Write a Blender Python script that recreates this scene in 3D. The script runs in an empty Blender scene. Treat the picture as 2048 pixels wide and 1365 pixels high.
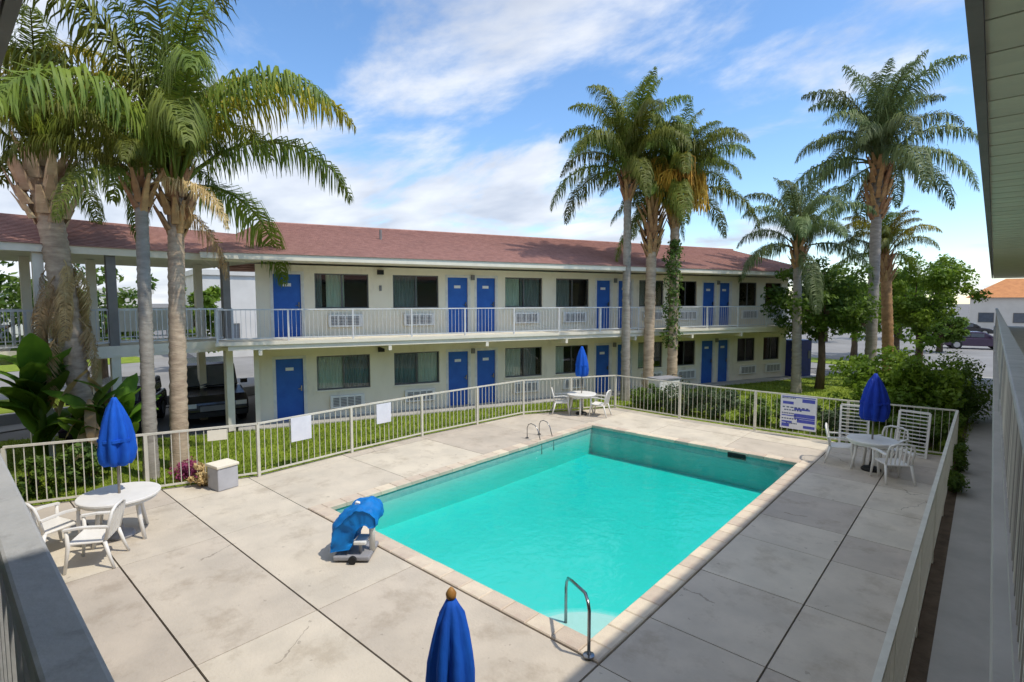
import bpy, bmesh, math, random
import numpy as np
from mathutils import Vector, Matrix

R = math.radians
scene = bpy.context.scene
COL = scene.collection
random.seed(7)

# ------------------------------------------------------------------ camera
cam = bpy.data.cameras.new('camera')
cam.sensor_width = 36.0
cam.lens = 1061.36 / 2048 * 36.0
cam.clip_start = 0.02
cam.clip_end = 3000
cam_ob = bpy.data.objects.new('camera', cam)
COL.objects.link(cam_ob)
cam_ob.location = (0, 0, 3.85)
cam_ob.rotation_euler = (R(90 - 4.316), 0, R(41.804))
scene.camera = cam_ob

# ------------------------------------------------------------------ sun and sky
SUN = Vector((0.56, 0.17, 1.0)).normalized()
sl = bpy.data.lights.new('sun', 'SUN')
sl.energy = 2.0
sl.angle = R(0.9)
sl.color = (1.0, 0.93, 0.80)
so = bpy.data.objects.new('sun', sl)
COL.objects.link(so)
so.rotation_euler = SUN.to_track_quat('Z', 'Y').to_euler()
so.location = (20, 10, 40)

world = bpy.data.worlds.new('World')
scene.world = world
world.use_nodes = True
nt = world.node_tree
nt.nodes.clear()


def N(tree, t, **kw):
    n = tree.nodes.new(t)
    for k, v in kw.items():
        setattr(n, k, v)
    return n


def mth(tree, op, a, b=None, clamp=False):
    n = N(tree, 'ShaderNodeMath', operation=op, use_clamp=clamp)
    for i, v in enumerate((a, b)):
        if v is None:
            continue
        if isinstance(v, (int, float)):
            n.inputs[i].default_value = v
        else:
            tree.links.new(v, n.inputs[i])
    return n.outputs[0]


def sky_world():
    L = nt.links.new
    sky = N(nt, 'ShaderNodeTexSky', sky_type='NISHITA')
    sky.sun_disc = False
    sky.sun_elevation = math.asin(SUN.z)
    sky.sun_rotation = math.atan2(SUN.x, SUN.y)
    sky.ozone_density = 3.0
    sky.dust_density = 0.3
    sky.air_density = 1.0
    tc = N(nt, 'ShaderNodeTexCoord')
    sep = N(nt, 'ShaderNodeSeparateXYZ')
    L(tc.outputs['Generated'], sep.inputs[0])
    x, y, z = sep.outputs
    zz = mth(nt, 'ADD', mth(nt, 'MAXIMUM', z, 0.0), 0.16)
    comb = N(nt, 'ShaderNodeCombineXYZ')
    L(mth(nt, 'DIVIDE', x, zz), comb.inputs[0])
    L(mth(nt, 'DIVIDE', y, zz), comb.inputs[1])
    n1 = N(nt, 'ShaderNodeTexNoise')
    n1.inputs['Scale'].default_value = 0.8
    n1.inputs['Detail'].default_value = 9
    n1.inputs['Roughness'].default_value = 0.58
    n1.inputs['Distortion'].default_value = 0.35
    mp = N(nt, 'ShaderNodeMapping')
    mp.inputs['Location'].default_value = CLOUD_OFF
    mp.inputs['Rotation'].default_value = (0, 0, R(25))
    mp.inputs['Scale'].default_value = (1.0, 1.45, 1.0)
    L(comb.outputs[0], mp.inputs[0])
    L(mp.outputs[0], n1.inputs['Vector'])
    # weather: a bank of cloud on one side of the sky, and more of it low down
    lat = mth(nt, 'ADD', mth(nt, 'MULTIPLY', x, -0.745), mth(nt, 'MULTIPLY', y, -0.667))
    cov = mth(nt, 'MULTIPLY', lat, 0.24)
    low = mth(nt, 'MULTIPLY', mth(nt, 'SUBTRACT', 0.30, z, clamp=True), 0.46)
    d = mth(nt, 'ADD', mth(nt, 'ADD', n1.outputs[0], cov), low)
    ramp = N(nt, 'ShaderNodeValToRGB')
    ramp.color_ramp.interpolation = 'EASE'
    ramp.color_ramp.elements[0].position = 0.445
    ramp.color_ramp.elements[0].color = (0, 0, 0, 1)
    ramp.color_ramp.elements[1].position = 0.60
    ramp.color_ramp.elements[1].color = (1, 1, 1, 1)
    L(d, ramp.inputs[0])
    n2 = N(nt, 'ShaderNodeTexNoise')
    n2.inputs['Scale'].default_value = 1.5
    n2.inputs['Detail'].default_value = 7
    L(mp.outputs[0], n2.inputs['Vector'])
    r2 = N(nt, 'ShaderNodeValToRGB')
    r2.color_ramp.elements[0].position = 0.32
    r2.color_ramp.elements[0].color = (2.3, 2.55, 3.05, 1)
    r2.color_ramp.elements[1].position = 0.68
    r2.color_ramp.elements[1].color = (4.0, 4.15, 4.4, 1)
    L(n2.outputs[0], r2.inputs[0])
    mix = N(nt, 'ShaderNodeMix', data_type='RGBA')
    L(mth(nt, 'MULTIPLY', ramp.outputs[0], 0.93), mix.inputs[0])
    hs = N(nt, 'ShaderNodeHueSaturation')
    hs.inputs['Saturation'].default_value = 1.12
    hs.inputs['Value'].default_value = 0.88
    L(sky.outputs[0], hs.inputs['Color'])
    L(hs.outputs[0], mix.inputs[6])
    L(r2.outputs[0], mix.inputs[7])
    bg = N(nt, 'ShaderNodeBackground')
    bg.inputs['Strength'].default_value = 0.15
    L(mix.outputs[2], bg.inputs[0])
    out = N(nt, 'ShaderNodeOutputWorld')
    L(bg.outputs[0], out.inputs[0])


CLOUD_OFF = (3.1, 1.7, 0.0)
sky_world()

vs = scene.view_settings
vs.view_transform = 'Standard'
vs.look = 'None'
vs.exposure = 0.80
vs.gamma = 1.0
vs.use_curve_mapping = False
cy = scene.cycles
cy.max_bounces = 8
cy.transparent_max_bounces = 16
cy.caustics_reflective = False
cy.caustics_refractive = False

# ------------------------------------------------------------------ materials
MATS = {}


def mat(name, c1, c2=None, rough=0.7, scale=4.0, bump=0.0, bscale=None, detail=5, spec=0.3, metal=0.0,
        rand=0.0, transl=0.0, stretch=(1, 1, 1), coords='Object', contrast=(0.35, 0.65), spots=None):
    """principled material whose base colour drifts between two tones through noise"""
    if name in MATS:
        return MATS[name]
    m = bpy.data.materials.new(name)
    m.use_nodes = True
    t = m.node_tree
    t.nodes.clear()
    L = t.links.new
    out = N(t, 'ShaderNodeOutputMaterial')
    p = N(t, 'ShaderNodeBsdfPrincipled')
    p.inputs['Roughness'].default_value = rough
    p.inputs['Specular IOR Level'].default_value = spec
    p.inputs['Metallic'].default_value = metal
    tc = N(t, 'ShaderNodeTexCoord')
    mp = N(t, 'ShaderNodeMapping')
    mp.inputs['Scale'].default_value = stretch
    L(tc.outputs[coords], mp.inputs[0])
    c2 = c2 or tuple(v * 0.82 for v in c1)
    no = N(t, 'ShaderNodeTexNoise')
    no.inputs['Scale'].default_value = scale
    no.inputs['Detail'].default_value = detail
    no.inputs['Roughness'].default_value = 0.6
    L(mp.outputs[0], no.inputs['Vector'])
    rp = N(t, 'ShaderNodeValToRGB')
    rp.color_ramp.elements[0].position = contrast[0]
    rp.color_ramp.elements[1].position = contrast[1]
    rp.color_ramp.elements[0].color = (*c1, 1)
    rp.color_ramp.elements[1].color = (*c2, 1)
    L(no.outputs[0], rp.inputs[0])
    col = rp.outputs[0]
    if spots:
        (sc, thr, scol, amt) = spots
        n3 = N(t, 'ShaderNodeTexNoise')
        n3.inputs['Scale'].default_value = sc
        n3.inputs['Detail'].default_value = 8
        n3.inputs['Roughness'].default_value = 0.7
        L(mp.outputs[0], n3.inputs['Vector'])
        r3 = N(t, 'ShaderNodeValToRGB')
        r3.color_ramp.elements[0].position = thr
        r3.color_ramp.elements[1].position = thr + 0.14
        L(n3.outputs[0], r3.inputs[0])
        mx = N(t, 'ShaderNodeMix', data_type='RGBA')
        L(mth(t, 'MULTIPLY', r3.outputs[0], amt), mx.inputs[0])
        L(col, mx.inputs[6])
        mx.inputs[7].default_value = (*scol, 1)
        col = mx.outputs[2]
    if rand:
        oi = N(t, 'ShaderNodeObjectInfo')
        hs = N(t, 'ShaderNodeHueSaturation')
        L(col, hs.inputs['Color'])
        L(mth(t, 'ADD', mth(t, 'MULTIPLY', oi.outputs['Random'], rand * 2), 1 - rand), hs.inputs['Value'])
        L(mth(t, 'ADD', mth(t, 'MULTIPLY', oi.outputs['Random'], rand * 0.12), 0.5 - rand * 0.06), hs.inputs['Hue'])
        col = hs.outputs[0]
    L(col, p.inputs['Base Color'])
    if bump:
        nb = N(t, 'ShaderNodeTexNoise')
        nb.inputs['Scale'].default_value = bscale or scale * 8
        nb.inputs['Detail'].default_value = 4
        L(mp.outputs[0], nb.inputs['Vector'])
        bp = N(t, 'ShaderNodeBump')
        bp.inputs['Strength'].default_value = bump
        bp.inputs['Distance'].default_value = 0.02
        L(nb.outputs[0], bp.inputs['Height'])
        L(bp.outputs[0], p.inputs['Normal'])
    sh = p.outputs[0]
    if transl:
        tr = N(t, 'ShaderNodeBsdfTranslucent')
        L(col, tr.inputs[0])
        ms = N(t, 'ShaderNodeMixShader')
        ms.inputs[0].default_value = transl
        L(sh, ms.inputs[1])
        L(tr.outputs[0], ms.inputs[2])
        sh = ms.outputs[0]
    L(sh, out.inputs[0])
    MATS[name] = m
    return m


def mat_clear(name, tint, gloss_rough=0.02, bump=0.0, bscale=4.0, ior=1.33, extra=0.0):
    """thin clear sheet: tinted see-through light plus Fresnel reflection"""
    if name in MATS:
        return MATS[name]
    m = bpy.data.materials.new(name)
    m.use_nodes = True
    t = m.node_tree
    t.nodes.clear()
    L = t.links.new
    out = N(t, 'ShaderNodeOutputMaterial')
    tr = N(t, 'ShaderNodeBsdfTransparent')
    tr.inputs[0].default_value = (*tint, 1)
    gl = N(t, 'ShaderNodeBsdfGlossy')
    gl.inputs['Roughness'].default_value = gloss_rough
    fr = N(t, 'ShaderNodeFresnel')
    fr.inputs['IOR'].default_value = ior
    if bump:
        tc = N(t, 'ShaderNodeTexCoord')
        nb = N(t, 'ShaderNodeTexNoise')
        nb.inputs['Scale'].default_value = bscale
        nb.inputs['Detail'].default_value = 3
        nb.inputs['Distortion'].default_value = 0.6
        L(tc.outputs['Object'], nb.inputs['Vector'])
        bp = N(t, 'ShaderNodeBump')
        bp.inputs['Strength'].default_value = bump
        bp.inputs['Distance'].default_value = 0.05
        L(nb.outputs[0], bp.inputs['Height'])
        L(bp.outputs[0], gl.inputs['Normal'])
        L(bp.outputs[0], fr.inputs['Normal'])
    ms = N(t, 'ShaderNodeMixShader')
    L(mth(t, 'ADD', fr.outputs[0], extra, clamp=True), ms.inputs[0])
    L(tr.outputs[0], ms.inputs[1])
    L(gl.outputs[0], ms.inputs[2])
    L(ms.outputs[0], out.inputs[0])
    MATS[name] = m
    return m


M_DECK = mat('deck_concrete', (.60, .53, .435), (.50, .445, .37), rough=.85, scale=1.3, bump=.25, bscale=30, rand=.13,
             spots=(1.6, .52, (.36, .30, .23), .55))
M_WALK = mat('walkway_concrete', (.46, .44, .41), (.38, .365, .34), rough=.85, scale=1.5, bump=.2, bscale=30)
M_JOINT = mat('joint_filler', (.17, .15, .125), rough=.9)
M_COPING = mat('coping_stone', (.66, .56, .44), (.58, .49, .39), rough=.75, scale=5, bump=.3, bscale=40, rand=.16,
               spots=(4, .58, (.58, .36, .30), .5))
M_PLASTER = mat('pool_plaster', (.74, .80, .78), (.62, .73, .71), rough=.8, scale=.55, bump=.0, contrast=(.3, .7))
M_TILE = mat('pool_tile', (.42, .60, .62), (.32, .50, .54), rough=.25, scale=9, rand=.1)
M_ASPHALT = mat('asphalt', (.20, .195, .19), (.15, .145, .14), rough=.92, scale=.35, bump=.2, bscale=60)
M_ROAD = mat('road_grey', (.27, .265, .26), (.22, .215, .21), rough=.92, scale=.4, bump=.2, bscale=40)
M_LAWN = mat('lawn_turf', (.22, .285, .024), (.14, .20, .02), rough=.95, scale=1.6, bump=.5, bscale=50)
M_GRASS = mat('grass_blade', (.24, .31, .028), (.14, .21, .02), rough=.8, scale=1.2, transl=.35, coords='Object')
M_SOIL = mat('soil', (.09, .065, .045), (.14, .10, .07), rough=.95, scale=5, bump=.6, bscale=30)
M_STUCCO = mat('stucco', (.84, .77, .61), (.78, .71, .555), rough=.9, scale=1.6, bump=.25, bscale=55,
               spots=(1.3, .56, (.56, .50, .39), .65), stretch=(1, 1, .4))
M_CREAM = mat('cream_trim', (.84, .78, .64), (.77, .71, .58), rough=.75, scale=3)
M_SOFFIT = mat('soffit_paint', (.72, .69, .52), (.64, .62, .47), rough=.8, scale=2.2, bump=.2, bscale=25, rand=.05)
M_FASCIA = mat('fascia_paint', (.24, .22, .20), (.20, .185, .17), rough=.8, scale=3, bump=.15)
M_ROOF = mat('roof_shingle', (.42, .235, .195), (.32, .175, .145), rough=.95, scale=5, bump=.5, bscale=22,
             spots=(.8, .55, (.22, .13, .115), .45), stretch=(1, 1, 1))
M_DOOR = mat('door_blue', (.030, .13, .46), (.024, .105, .40), rough=.45, scale=3)
M_FRAME = mat('door_frame_paint', (.78, .76, .70), rough=.6)
M_ALU = mat('window_aluminium', (.16, .16, .155), rough=.45, metal=.4)
M_CURT = mat('curtain', (.90, .93, .70), (.72, .76, .55), rough=.9, scale=3, stretch=(6, 6, .4))
M_CURTD = mat('curtain_dark', (.34, .38, .34), (.20, .23, .21), rough=.9, scale=3, stretch=(6, 6, .4))
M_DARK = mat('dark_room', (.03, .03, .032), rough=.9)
M_GLASS = mat_clear('window_glass', (.93, .96, .94), ior=1.5)
M_WHITE = mat('white_paint', (.80, .79, .75), (.72, .71, .66), rough=.55, scale=6)
M_FENCE = mat('fence_paint', (.70, .67, .57), (.60, .57, .48), rough=.55, scale=5)
M_RAILW = mat('rail_paint', (.72, .71, .69), rough=.5)
M_RAILG = mat('grey_rail_paint', (.46, .46, .46), (.38, .385, .39), rough=.6, scale=6, bump=.15, bscale=40,
              spots=(7, .58, (.17, .165, .16), .6))
M_RAILB = mat('near_baluster_paint', (.60, .57, .52), (.50, .47, .43), rough=.6, scale=5, rand=.4)
M_RESIN = mat('white_resin', (.82, .80, .76), (.76, .74, .70), rough=.4, scale=4)
M_UMB = mat('umbrella_cloth', (.008, .115, .60), (.006, .075, .44), rough=.8, scale=5, bump=.7, bscale=11, stretch=(1, 1, .35))
M_UMBD = mat('umbrella_cloth_navy', (.010, .045, .42), (.008, .035, .33), rough=.75, scale=6, bump=.2, bscale=40)
M_COVER = mat('vinyl_cover', (.004, .21, .62), (.004, .15, .48), rough=.62, scale=4, bump=.3, bscale=8)
M_POLE = mat('pole_metal', (.30, .27, .24), rough=.4, metal=.6)
M_CHROME = mat('steel_tube', (.30, .31, .32), rough=.22, metal=1.0)
M_WOOD = mat('varnished_wood', (.42, .22, .06), (.34, .16, .045), rough=.5, scale=8)
M_BLACK = mat('black_rubber', (.02, .02, .02), rough=.6)
M_GREYP = mat('grey_plastic', (.34, .34, .36), rough=.5)
M_GRILLE = mat('grille_grey', (.22, .215, .21), rough=.6)
M_BARK = mat('palm_bark', (.56, .44, .31), (.36, .27, .19), rough=.95, scale=3, bump=.7, bscale=14, stretch=(1, 1, 3.5))
M_BARKG = mat('grey_palm_bark', (.36, .33, .28), (.25, .225, .19), rough=.95, scale=3, bump=.7, bscale=14, stretch=(1, 1, 3.5))
M_BOOT = mat('palm_boot', (.46, .27, .13), (.27, .155, .08), rough=.95, scale=5, bump=.6, bscale=16, rand=.2)
M_BOOTP = mat('pale_palm_boot', (.58, .44, .28), (.40, .28, .17), rough=.95, scale=5, bump=.6, bscale=16, rand=.2)
M_FROND = mat('palm_frond', (.215, .255, .032), (.115, .165, .026), rough=.55, scale=1.5, transl=.32, rand=.3)
M_FRONDB = mat('palm_frond_bluish', (.175, .225, .075), (.10, .15, .055), rough=.55, scale=1.5, transl=.28, rand=.25)
M_FRONDY = mat('palm_frond_yellow', (.42, .36, .03), (.30, .27, .03), rough=.6, scale=1.5, transl=.4, rand=.2)
M_FRONDD = mat('dead_frond', (.62, .46, .24), (.46, .31, .14), rough=.9, scale=3, transl=.2, rand=.2)
M_STALK = mat('frond_stalk', (.30, .34, .10), (.22, .26, .07), rough=.6)
M_FRUIT = mat('palm_fruit', (.60, .36, .05), (.44, .24, .04), rough=.8, scale=8, rand=.15)
M_LEAF1 = mat('leaf_bright', (.23, .34, .035), (.115, .205, .022), rough=.5, scale=.9, transl=.48, contrast=(.38, .6))
M_LEAF2 = mat('leaf_dark', (.15, .23, .03), (.07, .135, .02), rough=.5, scale=.9, transl=.42, contrast=(.38, .6))
M_LEAF3 = mat('leaf_greyish', (.12, .17, .08), (.065, .105, .055), rough=.6, scale=.9, transl=.28, contrast=(.38, .6))
M_LEAF4 = mat('leaf_hedge', (.17, .26, .045), (.075, .14, .03), rough=.55, scale=1.0, transl=.3, contrast=(.38, .6))
M_BANANA = mat('banana_leaf', (.16, .29, .03), (.09, .19, .022), rough=.45, scale=1.2, transl=.4, rand=.25)
M_TRUNK = mat('tree_bark', (.16, .115, .08), (.09, .065, .045), rough=.95, scale=4, bump=.6, bscale=20, stretch=(2, 2, .6))
M_FLOWER = mat('flower_petal', (.45, .10, .22), (.35, .06, .16), rough=.7, scale=5, transl=.3)
M_CARB = mat('car_paint_black', (.018, .018, .022), rough=.25, spec=.6)
M_CARP = mat('car_paint_plum', (.055, .03, .07), rough=.25, spec=.6)
M_CARG = mat('car_glass', (.10, .12, .15), rough=.05, spec=.9)
M_LAMP = mat('headlamp', (.7, .7, .7), rough=.1, spec=.8)
M_RIM = mat('wheel_rim', (.45, .45, .46), rough=.35, metal=.8)
M_SIGNW = mat('sign_white', (.78, .79, .84), (.70, .71, .77), rough=.5, scale=4)
M_SIGNB = mat('sign_blue_print', (.07, .08, .48), (.10, .13, .45), rough=.5, scale=10)
M_SIGNK = mat('sign_dark_print', (.06, .09, .20), rough=.5)
M_BGW = mat('pale_render', (.66, .64, .60), (.58, .56, .52), rough=.9, scale=.6)
M_BGO = mat('orange_tile_roof', (.55, .25, .10), (.44, .19, .08), rough=.9, scale=2)
M_VEND = mat('machine_blue', (.03, .045, .22), (.025, .035, .17), rough=.4)




def add_cracks(m, scale, width, amount):
    t = m.node_tree
    p = [n for n in t.nodes if n.type == 'BSDF_PRINCIPLED'][0]
    src = p.inputs['Base Color'].links[0].from_socket
    tc = N(t, 'ShaderNodeTexCoord')
    wob = N(t, 'ShaderNodeTexNoise')
    wob.inputs['Scale'].default_value = 2.2
    wob.inputs['Detail'].default_value = 6
    t.links.new(tc.outputs['Object'], wob.inputs['Vector'])
    add = N(t, 'ShaderNodeVectorMath', operation='MULTIPLY_ADD')
    t.links.new(wob.outputs['Color'], add.inputs[0])
    add.inputs[1].default_value = (.5, .5, 0)
    t.links.new(tc.outputs['Object'], add.inputs[2])
    vo = N(t, 'ShaderNodeTexVoronoi', feature='DISTANCE_TO_EDGE')
    vo.inputs['Scale'].default_value = scale
    t.links.new(add.outputs[0], vo.inputs['Vector'])
    line = mth(t, 'LESS_THAN', vo.outputs['Distance'], width)
    big = N(t, 'ShaderNodeTexNoise')
    big.inputs['Scale'].default_value = .55
    t.links.new(tc.outputs['Object'], big.inputs['Vector'])
    keep = mth(t, 'GREATER_THAN', big.outputs[0], .595)
    # small dark spots and drips
    sp = N(t, 'ShaderNodeTexNoise')
    sp.inputs['Scale'].default_value = 7
    sp.inputs['Detail'].default_value = 3
    t.links.new(tc.outputs['Object'], sp.inputs['Vector'])
    dots = mth(t, 'GREATER_THAN', sp.outputs[0], .715)
    fac = mth(t, 'MULTIPLY', mth(t, 'MAXIMUM', mth(t, 'MULTIPLY', line, keep), mth(t, 'MULTIPLY', dots, .7)), amount)
    mx = N(t, 'ShaderNodeMix', data_type='RGBA')
    t.links.new(fac, mx.inputs[0])
    t.links.new(src, mx.inputs[6])
    mx.inputs[7].default_value = (.16, .13, .10, 1)
    t.links.new(mx.outputs[2], p.inputs['Base Color'])


add_cracks(M_DECK, .36, .0028, .5)

# ------------------------------------------------------------------ mesh helpers
class MB:
    """collects simple shapes into one mesh"""

    def __init__(s):
        s.v = []
        s.f = []

    def add(s, vs_, fs):
        o = len(s.v)
        s.v += [tuple(v) for v in vs_]
        s.f += [tuple(i + o for i in f) for f in fs]
        return s

    def box(s, x0, x1, y0, y1, z0, z1, rz=0.0, piv=None, M=None):
        vs_ = [(x, y, z) for z in (z0, z1) for y in (y0, y1) for x in (x0, x1)]
        if rz:
            px, py = piv or ((x0 + x1) / 2, (y0 + y1) / 2)
            c, sn = math.cos(rz), math.sin(rz)
            vs_ = [(px + (x - px) * c - (y - py) * sn, py + (x - px) * sn + (y - py) * c, z) for x, y, z in vs_]
        if M is not None:
            vs_ = [tuple(M @ Vector(v)) for v in vs_]
        return s.add(vs_, [(0, 2, 3, 1), (4, 5, 7, 6), (0, 1, 5, 4), (2, 6, 7, 3), (0, 4, 6, 2), (1, 3, 7, 5)])

    def bar(s, a, b, w, h=None):
        """square bar between two points"""
        a, b = Vector(a), Vector(b)
        h = h or w
        d = (b - a)
        ln = d.length
        d.normalize()
        up = Vector((0, 0, 1)) if abs(d.z) < .95 else Vector((1, 0, 0))
        sd = d.cross(up).normalized()
        up = sd.cross(d)
        vs_ = []
        for p in (a, b):
            for (i, j) in ((-1, -1), (1, -1), (1, 1), (-1, 1)):
                vs_.append(p + sd * i * w / 2 + up * j * h / 2)
        return s.add(vs_, [(3, 2, 1, 0), (4, 5, 6, 7), (0, 1, 5, 4), (1, 2, 6, 5), (2, 3, 7, 6), (3, 0, 4, 7)])

    def tube(s, pts, rad, seg=8, cap=True, jit=None):
        pts = [Vector(p) for p in pts]
        n = len(pts)
        if isinstance(rad, (int, float)):
            rad = [rad] * n
        vs_, fs = [], []
        prev = None
        for i, p in enumerate(pts):
            d = (pts[min(i + 1, n - 1)] - pts[max(i - 1, 0)]).normalized()
            if prev is None:
                ref = Vector((1, 0, 0)) if abs(d.x) < .9 else Vector((0, 1, 0))
                u = d.cross(ref).normalized()
            else:
                u = (prev - d * prev.dot(d)).normalized()
            prev = u
            w = d.cross(u)
            for k in range(seg):
                a = 2 * math.pi * k / seg
                r = rad[i] * (1 if jit is None else 1 + random.uniform(-jit, jit))
                vs_.append(p + (u * math.cos(a) + w * math.sin(a)) * r)
        for i in range(n - 1):
            for k in range(seg):
                k2 = (k + 1) % seg
                fs.append((i * seg + k, i * seg + k2, (i + 1) * seg + k2, (i + 1) * seg + k))
        if cap:
            fs.append(tuple(range(seg - 1, -1, -1)))
            fs.append(tuple((n - 1) * seg + k for k in range(seg)))
        return s.add(vs_, fs)

    def lathe(s, prof, seg=20, c=(0, 0), wob=None):
        """profile of (radius, z); wob(angle index, row) scales the radius"""
        vs_, fs = [], []
        for i, (r, z) in enumerate(prof):
            for k in range(seg):
                a = 2 * math.pi * k / seg
                rr = r * (wob(a, i) if wob else 1)
                vs_.append((c[0] + rr * math.cos(a), c[1] + rr * math.sin(a), z))
        for i in range(len(prof) - 1):
            for k in range(seg):
                k2 = (k + 1) % seg
                fs.append((i * seg + k, i * seg + k2, (i + 1) * seg + k2, (i + 1) * seg + k))
        fs.append(tuple(range(seg - 1, -1, -1)))
        fs.append(tuple((len(prof) - 1) * seg + k for k in range(seg)))
        return s.add(vs_, fs)

    def poly(s, pts, z0, z1):
        """upright prism over a counter-clockwise outline"""
        n = len(pts)
        vs_ = [(x, y, z0) for x, y in pts] + [(x, y, z1) for x, y in pts]
        fs = [tuple(range(n - 1, -1, -1)), tuple(range(n, 2 * n))]
        fs += [(i, (i + 1) % n, n + (i + 1) % n, n + i) for i in range(n)]
        return s.add(vs_, fs)

    def prof(s, pts, y0, y1):
        """outline in x,z pushed along y"""
        n = len(pts)
        vs_ = [(x, y0, z) for x, z in pts] + [(x, y1, z) for x, z in pts]
        fs = [tuple(range(n)), tuple(range(2 * n - 1, n - 1, -1))]
        fs += [((i + 1) % n, i, n + i, n + (i + 1) % n) for i in range(n)]
        return s.add(vs_, fs)

    def mesh(s, name, m, smooth=False):
        me = bpy.data.meshes.new(name)
        me.from_pydata(s.v, [], s.f)
        if m is not None:
            me.materials.append(m)
        if smooth:
            me.polygons.foreach_set('use_smooth', [True] * len(me.polygons))
        me.update()
        return me

    def build(s, name, m, parent=None, smooth=False, loc=None, bevel=0.0):
        o = bpy.data.objects.new(name, s.mesh(name, m, smooth))
        COL.objects.link(o)
        if parent is not None:
            o.parent = parent
        if loc is not None:
            o.location = loc
        if bevel:
            md = o.modifiers.new('bevel', 'BEVEL')
            md.width = bevel
            md.segments = 2
            md.limit_method = 'ANGLE'
        return o


def put(name, me, parent=None, loc=(0, 0, 0), rot=(0, 0, 0), sc=(1, 1, 1)):
    o = bpy.data.objects.new(name, me)
    COL.objects.link(o)
    o.parent = parent
    o.location = loc
    o.rotation_euler = rot
    o.scale = sc
    return o


def tag(o, label=None, cat=None, group=None, kind=None):
    if label:
        o['label'] = label
    if cat:
        o['category'] = cat
    if group:
        o['group'] = group
    if kind:
        o['kind'] = kind
    return o


def empty(name, loc=(0, 0, 0), rz=0.0):
    o = bpy.data.objects.new(name, None)
    o.empty_display_size = .2
    COL.objects.link(o)
    o.location = loc
    o.rotation_euler = (0, 0, rz)
    return o


def kids(o):
    return [c for c in bpy.data.objects if c.parent == o]


def copy_tree(o, parent=None):
    ch = list(o.children)
    c = o.copy()
    COL.objects.link(c)
    c.parent = parent
    for k in ch:
        copy_tree(k, c)
    return c


def np_mesh(name, V, F, m):
    """fast mesh from arrays; F is (n,3) or (n,4)"""
    V = np.asarray(V, np.float32)
    F = np.asarray(F, np.int32)
    me = bpy.data.meshes.new(name)
    k = F.shape[1]
    me.vertices.add(len(V))
    me.vertices.foreach_set('co', V.ravel())
    me.loops.add(F.size)
    me.loops.foreach_set('vertex_index', F.ravel())
    me.polygons.add(len(F))
    me.polygons.foreach_set('loop_start', np.arange(0, F.size, k, dtype=np.int32))
    me.update(calc_edges=True)
    me.materials.append(m)
    return me


def clip_rect(poly, x0, x1, y0, y1):
    def cl(p, ins, cut):
        out = []
        for i in range(len(p)):
            a, b = p[i - 1], p[i]
            ia, ib = ins(a), ins(b)
            if ia != ib:
                out.append(cut(a, b))
            if ib:
                out.append(b)
        return out
    ix = lambda X: (lambda a, b: (X, a[1] + (b[1] - a[1]) * (X - a[0]) / (b[0] - a[0])))
    iy = lambda Y: (lambda a, b: (a[0] + (b[0] - a[0]) * (Y - a[1]) / (b[1] - a[1]), Y))
    for ins, cut in ((lambda p: p[0] >= x0, ix(x0)), (lambda p: p[0] <= x1, ix(x1)),
                     (lambda p: p[1] >= y0, iy(y0)), (lambda p: p[1] <= y1, iy(y1))):
        poly = cl(poly, ins, cut)
        if len(poly) < 3:
            return []
    return poly


def area(p):
    return sum(p[i - 1][0] * p[i][1] - p[i][0] * p[i - 1][1] for i in range(len(p))) / 2


# ------------------------------------------------------------------ ground
# pool rectangle (water edge) and deck outline
PX0, PX1, PY0, PY1 = -8.95, -3.15, 4.87, 13.72
CW = 0.26                                       # coping width
FENCE_L = [(-13.3, .9), (-12.45, 2.9), (-11.75, 4.8), (-11.85, 7.15), (-11.85, 9.4), (-11.55, 13.5), (-9.85, 16.6)]
FENCE_F = [(-9.85, 16.6), (-7.35, 16.45), (-5.0, 16.45), (-2.65, 16.5), (-.42, 16.75)]
DECK = [(-14.6, -1.9), (-.43, -1.9), (-.43, 16.85)] + [(x, y + .08) for x, y in FENCE_F[::-1][1:-1]] + \
       [(-9.9, 16.7)] + [(x - .08, y) for x, y in FENCE_L[::-1][1:]]

g = MB()
S = 900
HOLE = (PX0 - .28, PX1 + .28, PY0 - .28, PY1 + .28)   # the ground sheet leaves the pool open
hx0, hx1, hy0, hy1 = HOLE
vsq = [(-S, -S, -.09), (S, -S, -.09), (S, S, -.09), (-S, S, -.09), (hx0, hy0, -.09), (hx1, hy0, -.09), (hx1, hy1, -.09), (hx0, hy1, -.09)]
g.add(vsq, [(0, 1, 5, 4), (1, 2, 6, 5), (2, 3, 7, 6), (3, 0, 4, 7)])
tag(g.build('ground', M_ASPHALT), kind='structure')


def sheet(name, pts, z, m, kind='structure', th=.03):
    if area(pts) < 0:
        pts = pts[::-1]
    return tag(MB().poly(pts, z - th, z).build(name, m), kind=kind)


# building frame: facade line
BA = R(22.5)
BO = Vector((-16.869, 6.988, 0))
BE = Vector((math.sin(BA), math.cos(BA), 0))
BN = Vector((math.cos(BA), -math.sin(BA), 0))   # towards the pool


def bw(s, off):
    """point on the ground: s along the facade, off metres out from it"""
    p = BO + BE * s + BN * off
    return (p.x, p.y)


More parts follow.
